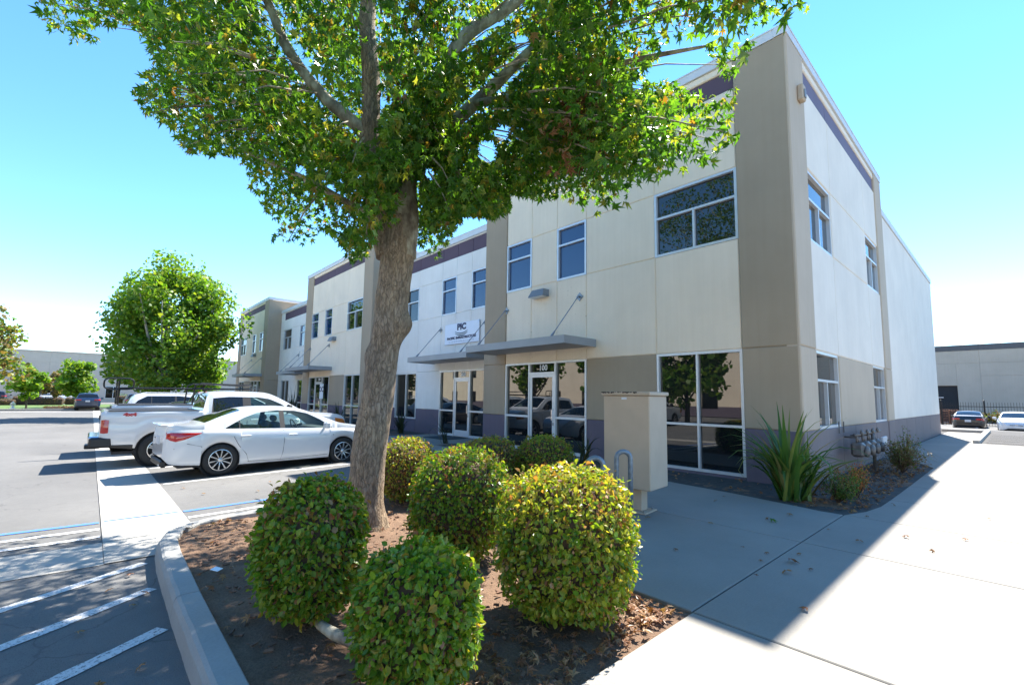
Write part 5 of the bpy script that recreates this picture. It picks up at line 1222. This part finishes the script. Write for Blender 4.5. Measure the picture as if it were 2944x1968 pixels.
tk2 = vehicle(T2, 'white pickup with black ladder rack between the crew cab pickup and silver wagon', (-15.7, -9.2+5.85/2, -.26), R(90), 'paint_white', name='pickup_truck', cat='pickup')
t = thing('ladder_rack', 'black tubular ladder rack over the second white pickup', 'rack', (-15.7, -9.2, -.26))
for s in (-.8, .8):
    MB().tube([(s, .12, 1.45), (s, .12, 2.14)], .022, 8).build('post', 'black_metal', t); MB().tube([(s, 1.9, 1.45), (s, 1.95, 2.05)], .022, 8).build('post', 'black_metal', t)
    MB().tube([(s, .12, 1.93), (s, 3.55, 1.96)], .022, 8).build('side_rail', 'black_metal', t); MB().tube([(s, 1.95, 2.05), (s, 2.1, 2.12), (s, 3.55, 2.09)], .02, 8).build('upper_rail', 'black_metal', t)
for y, z in ((1.95, 1.95), (2.7, 2.1), (3.55, 2.09)): MB().tube([(-.8, y, z), (.8, y, z)], .02, 8).build('cross_bar', 'black_metal', t)
ov = [(.8+.30*math.cos(a)*.9*0, 0, 0) for a in ()]
ring = []
for k in range(25):
    a = 2*math.pi*k/24; cx = .33*math.copysign(abs(math.cos(a))**.45, math.cos(a)); cz = .16*math.copysign(abs(math.sin(a))**.6, math.sin(a)); ring.append((.8, .12+cx, 2.05+cz))
MB().tube(ring, .022, 8).build('end_loop', 'black_metal', t)
SIDES = [(0, .93), (.06, .96), (.3, .995), (.55, 1.0), (.75, 1.0), (.88, .985), (.96, .97), (1, .95)]
def suv(L=4.8, W=1.94, roof=1.72, n=60):
    f = L/4.8
    return dict(L=L, W=W, zr=roof, wr=.62, n=n, clr=.25, axles=[.95*f, 3.85*f], ar=.42, wz=.36, tr=.36, rr=.24, tw=.23, side=SIDES,
    zt=[(0, .95), (.03, 1.12), (.10, 1.2), (.2, 1.4), (.42, roof-.06), (.7, roof-.01), (1.6, roof), (2.6, roof-.01), (2.9*f, roof-.08), (3.65*f, 1.16), (3.9*f, 1.12), (4.5*f, 1.0), (4.72*f, .86), (L, .66)],
    zs=[(0, .9), (.05, 1.06), (.3, 1.10), (2, 1.07), (3.6*f, 1.03), (4.3*f, .95), (4.7*f, .78), (L, .6)],
    w=[(0, W*.40), (.06, W*.45), (.3, W*.49), (1, W*.5), (3.9*f, W*.5), (4.4*f, W*.47), (4.7*f, W*.38), (L, W*.3)],
    zb=[(0, .5), (.1, .36), (.5, .3), (1.5, .26), (3.4*f, .26), (4.4*f, .28), (L, .4)],
    win=[(.34, 1.15), (.55, 1.42), (.9, roof-.13), (2.2, roof-.12), (2.75*f, roof-.19), (3.3*f, 1.12)], panes=[(.34, 1.05), (1.09, 2.0), (2.08, 3.3*f)], windshield=(2.98*f, 3.6*f), rear_window=(.12, .40), keys=[.34, 1.05, 1.09, 2.0, 2.08, 3.3*f, 2.98*f, 3.6*f, .12, .40],
    cab=(.6, 3.4*f), seats=[1.1, 2.0], dash=2.95*f, spokes=5, spw=(.05, .06),
    tail=[[(.03, .97, 1.10), (.2, .96, 1.10), (.42, 1.0, 1.09)]], head=[[(4.25*f, .78, .92), (4.6*f, .70, .82)]],
    seams=[[(1.1, 1.07), (1.2, .7), (1.42, .35)], [(2.04, 1.07), (2.04, .3)], [(3.25*f, 1.03), (3.25*f, .35)]], handles=[(1.35, .95), (2.3, .94)], mirror=[(3.12*f, 1.08, .12, .16)],
    boxes=[('rear_bumper_valance', 'plastic_black', (-.03, .12, -W*.4, W*.4, .34, .52, .04)), ('licence_plate', 'plate_white', (-.012, .02, -.16, .16, .84, .98, .003)), ('tail_light', 'tail_red', (-.006, .03, -W*.41, -W*.24, .97, 1.08, .01)), ('tail_light', 'tail_red', (-.006, .03, W*.24, W*.41, .97, 1.08, .01))])
S1 = suv(4.82, 1.94, 1.76, 70)
sv = vehicle(S1, 'silver white wagon with dark windows beyond the second pickup', (-27.0, -8.5+2.4, -.26), R(90), 'paint_silver', 'car_glass_dark')
for s in (-.55, .55): MB().tube([(-1.7, s, 1.755), (-1.5, s, 1.80), (.3, s, 1.80), (.5, s, 1.755)], .02, 6).build('roof_rail', 'alu', sv)
dk = dict(sedan); dk.update(boxes=[b_ for b_ in sedan['boxes'] if b_[0] != 'spoiler']); dk['n'] = 60
vehicle(dk, 'black sedan roof showing between second pickup and silver wagon', (-22.6, -6.0, -.26), R(90), 'paint_black', 'car_glass_dark')
S2 = suv(4.65, 1.86, 1.68, 50)
vehicle(S2, 'dark blue crossover seen from behind at the lawn edge', (-58.6, -9.85, -.26), R(180), 'paint_blue', 'car_glass_dark')
vehicle(S2, 'dark grey crossover half hidden behind the rack post', (-58.0, -6.3, -.26), R(180), 'paint_darkgrey', 'car_glass_dark')
fs_ = dict(dk); fs_['n'] = 40
vehicle(fs_, 'white sedan behind the hedges, left of the other white one', (-91, -14.0, -.2), R(180), 'paint_white', 'car_glass_dark')
vehicle(fs_, 'white hatch behind the hedges near the dark blue crossover', (-90, -11.9, -.2), R(176), 'paint_white', 'car_glass_dark')
vehicle(S2, 'black crossover at the left picture edge behind the hedge', (-88, -18.6, -.2), R(180), 'paint_black', 'car_glass_dark')
fs_['boxes'] = list(dk['boxes'])+[('tail_light', 'tail_red', (-.006, .03, -.7, -.42, .80, .92, .01)), ('tail_light', 'tail_red', (-.006, .03, .42, .7, .80, .92, .01))]
vehicle(fs_, 'black sedan seen from behind past the building side', (.25, 39.0, -.40), R(90), 'paint_black', 'car_glass_dark')
fw_ = dict(sedan); fw_['n'] = 50; fw_['boxes'] = [('lower_grille', 'plastic_black', (4.52, 4.655, -.42, .42, .26, .40, .02)), ('upper_grille', 'plastic_black', (4.55, 4.665, -.3, .3, .56, .60, .01)), ('licence_plate', 'plate_white', (4.655, 4.675, -.16, .16, .42, .56, .003)), ('grille_badge', 'chrome', (4.655, 4.672, -.06, .06, .57, .63, .005))]
vehicle(fw_, 'white sedan facing the camera at the right picture edge', (2.6, 36.6, -.38), R(-90), 'paint_white', 'car_glass_dark')
# two vehicles parked opposite, seen only mirrored in the storefront glass

vehicle(truck(), 'white pickup across the path, seen only mirrored in the side windows', (9.5, 7.0, -.1), R(90), 'paint_white', 'car_glass_dark', name='pickup_truck', cat='pickup')
vehicle(truck(), 'white pickup parked opposite, seen only mirrored in the storefront', (-14.0, -17.5, -.2), R(-90), 'paint_white', 'car_glass_dark', name='pickup_truck', cat='pickup')
random.seed(77)
far_tree(24, 14, 8, 3, 3, 2400, 'far_green', 'street tree east of the path, seen only mirrored in the side windows', 2.0, 'far_lime', None, .32, 1, .16, 61, 'bark_dark')
far_tree(30, 30, 8, 3.4, 3, 2400, 'far_green', 'second street tree east of the path, only mirrored in the side windows', 2.0, 'far_lime', None, .32, 1, .16, 62, 'bark_dark')
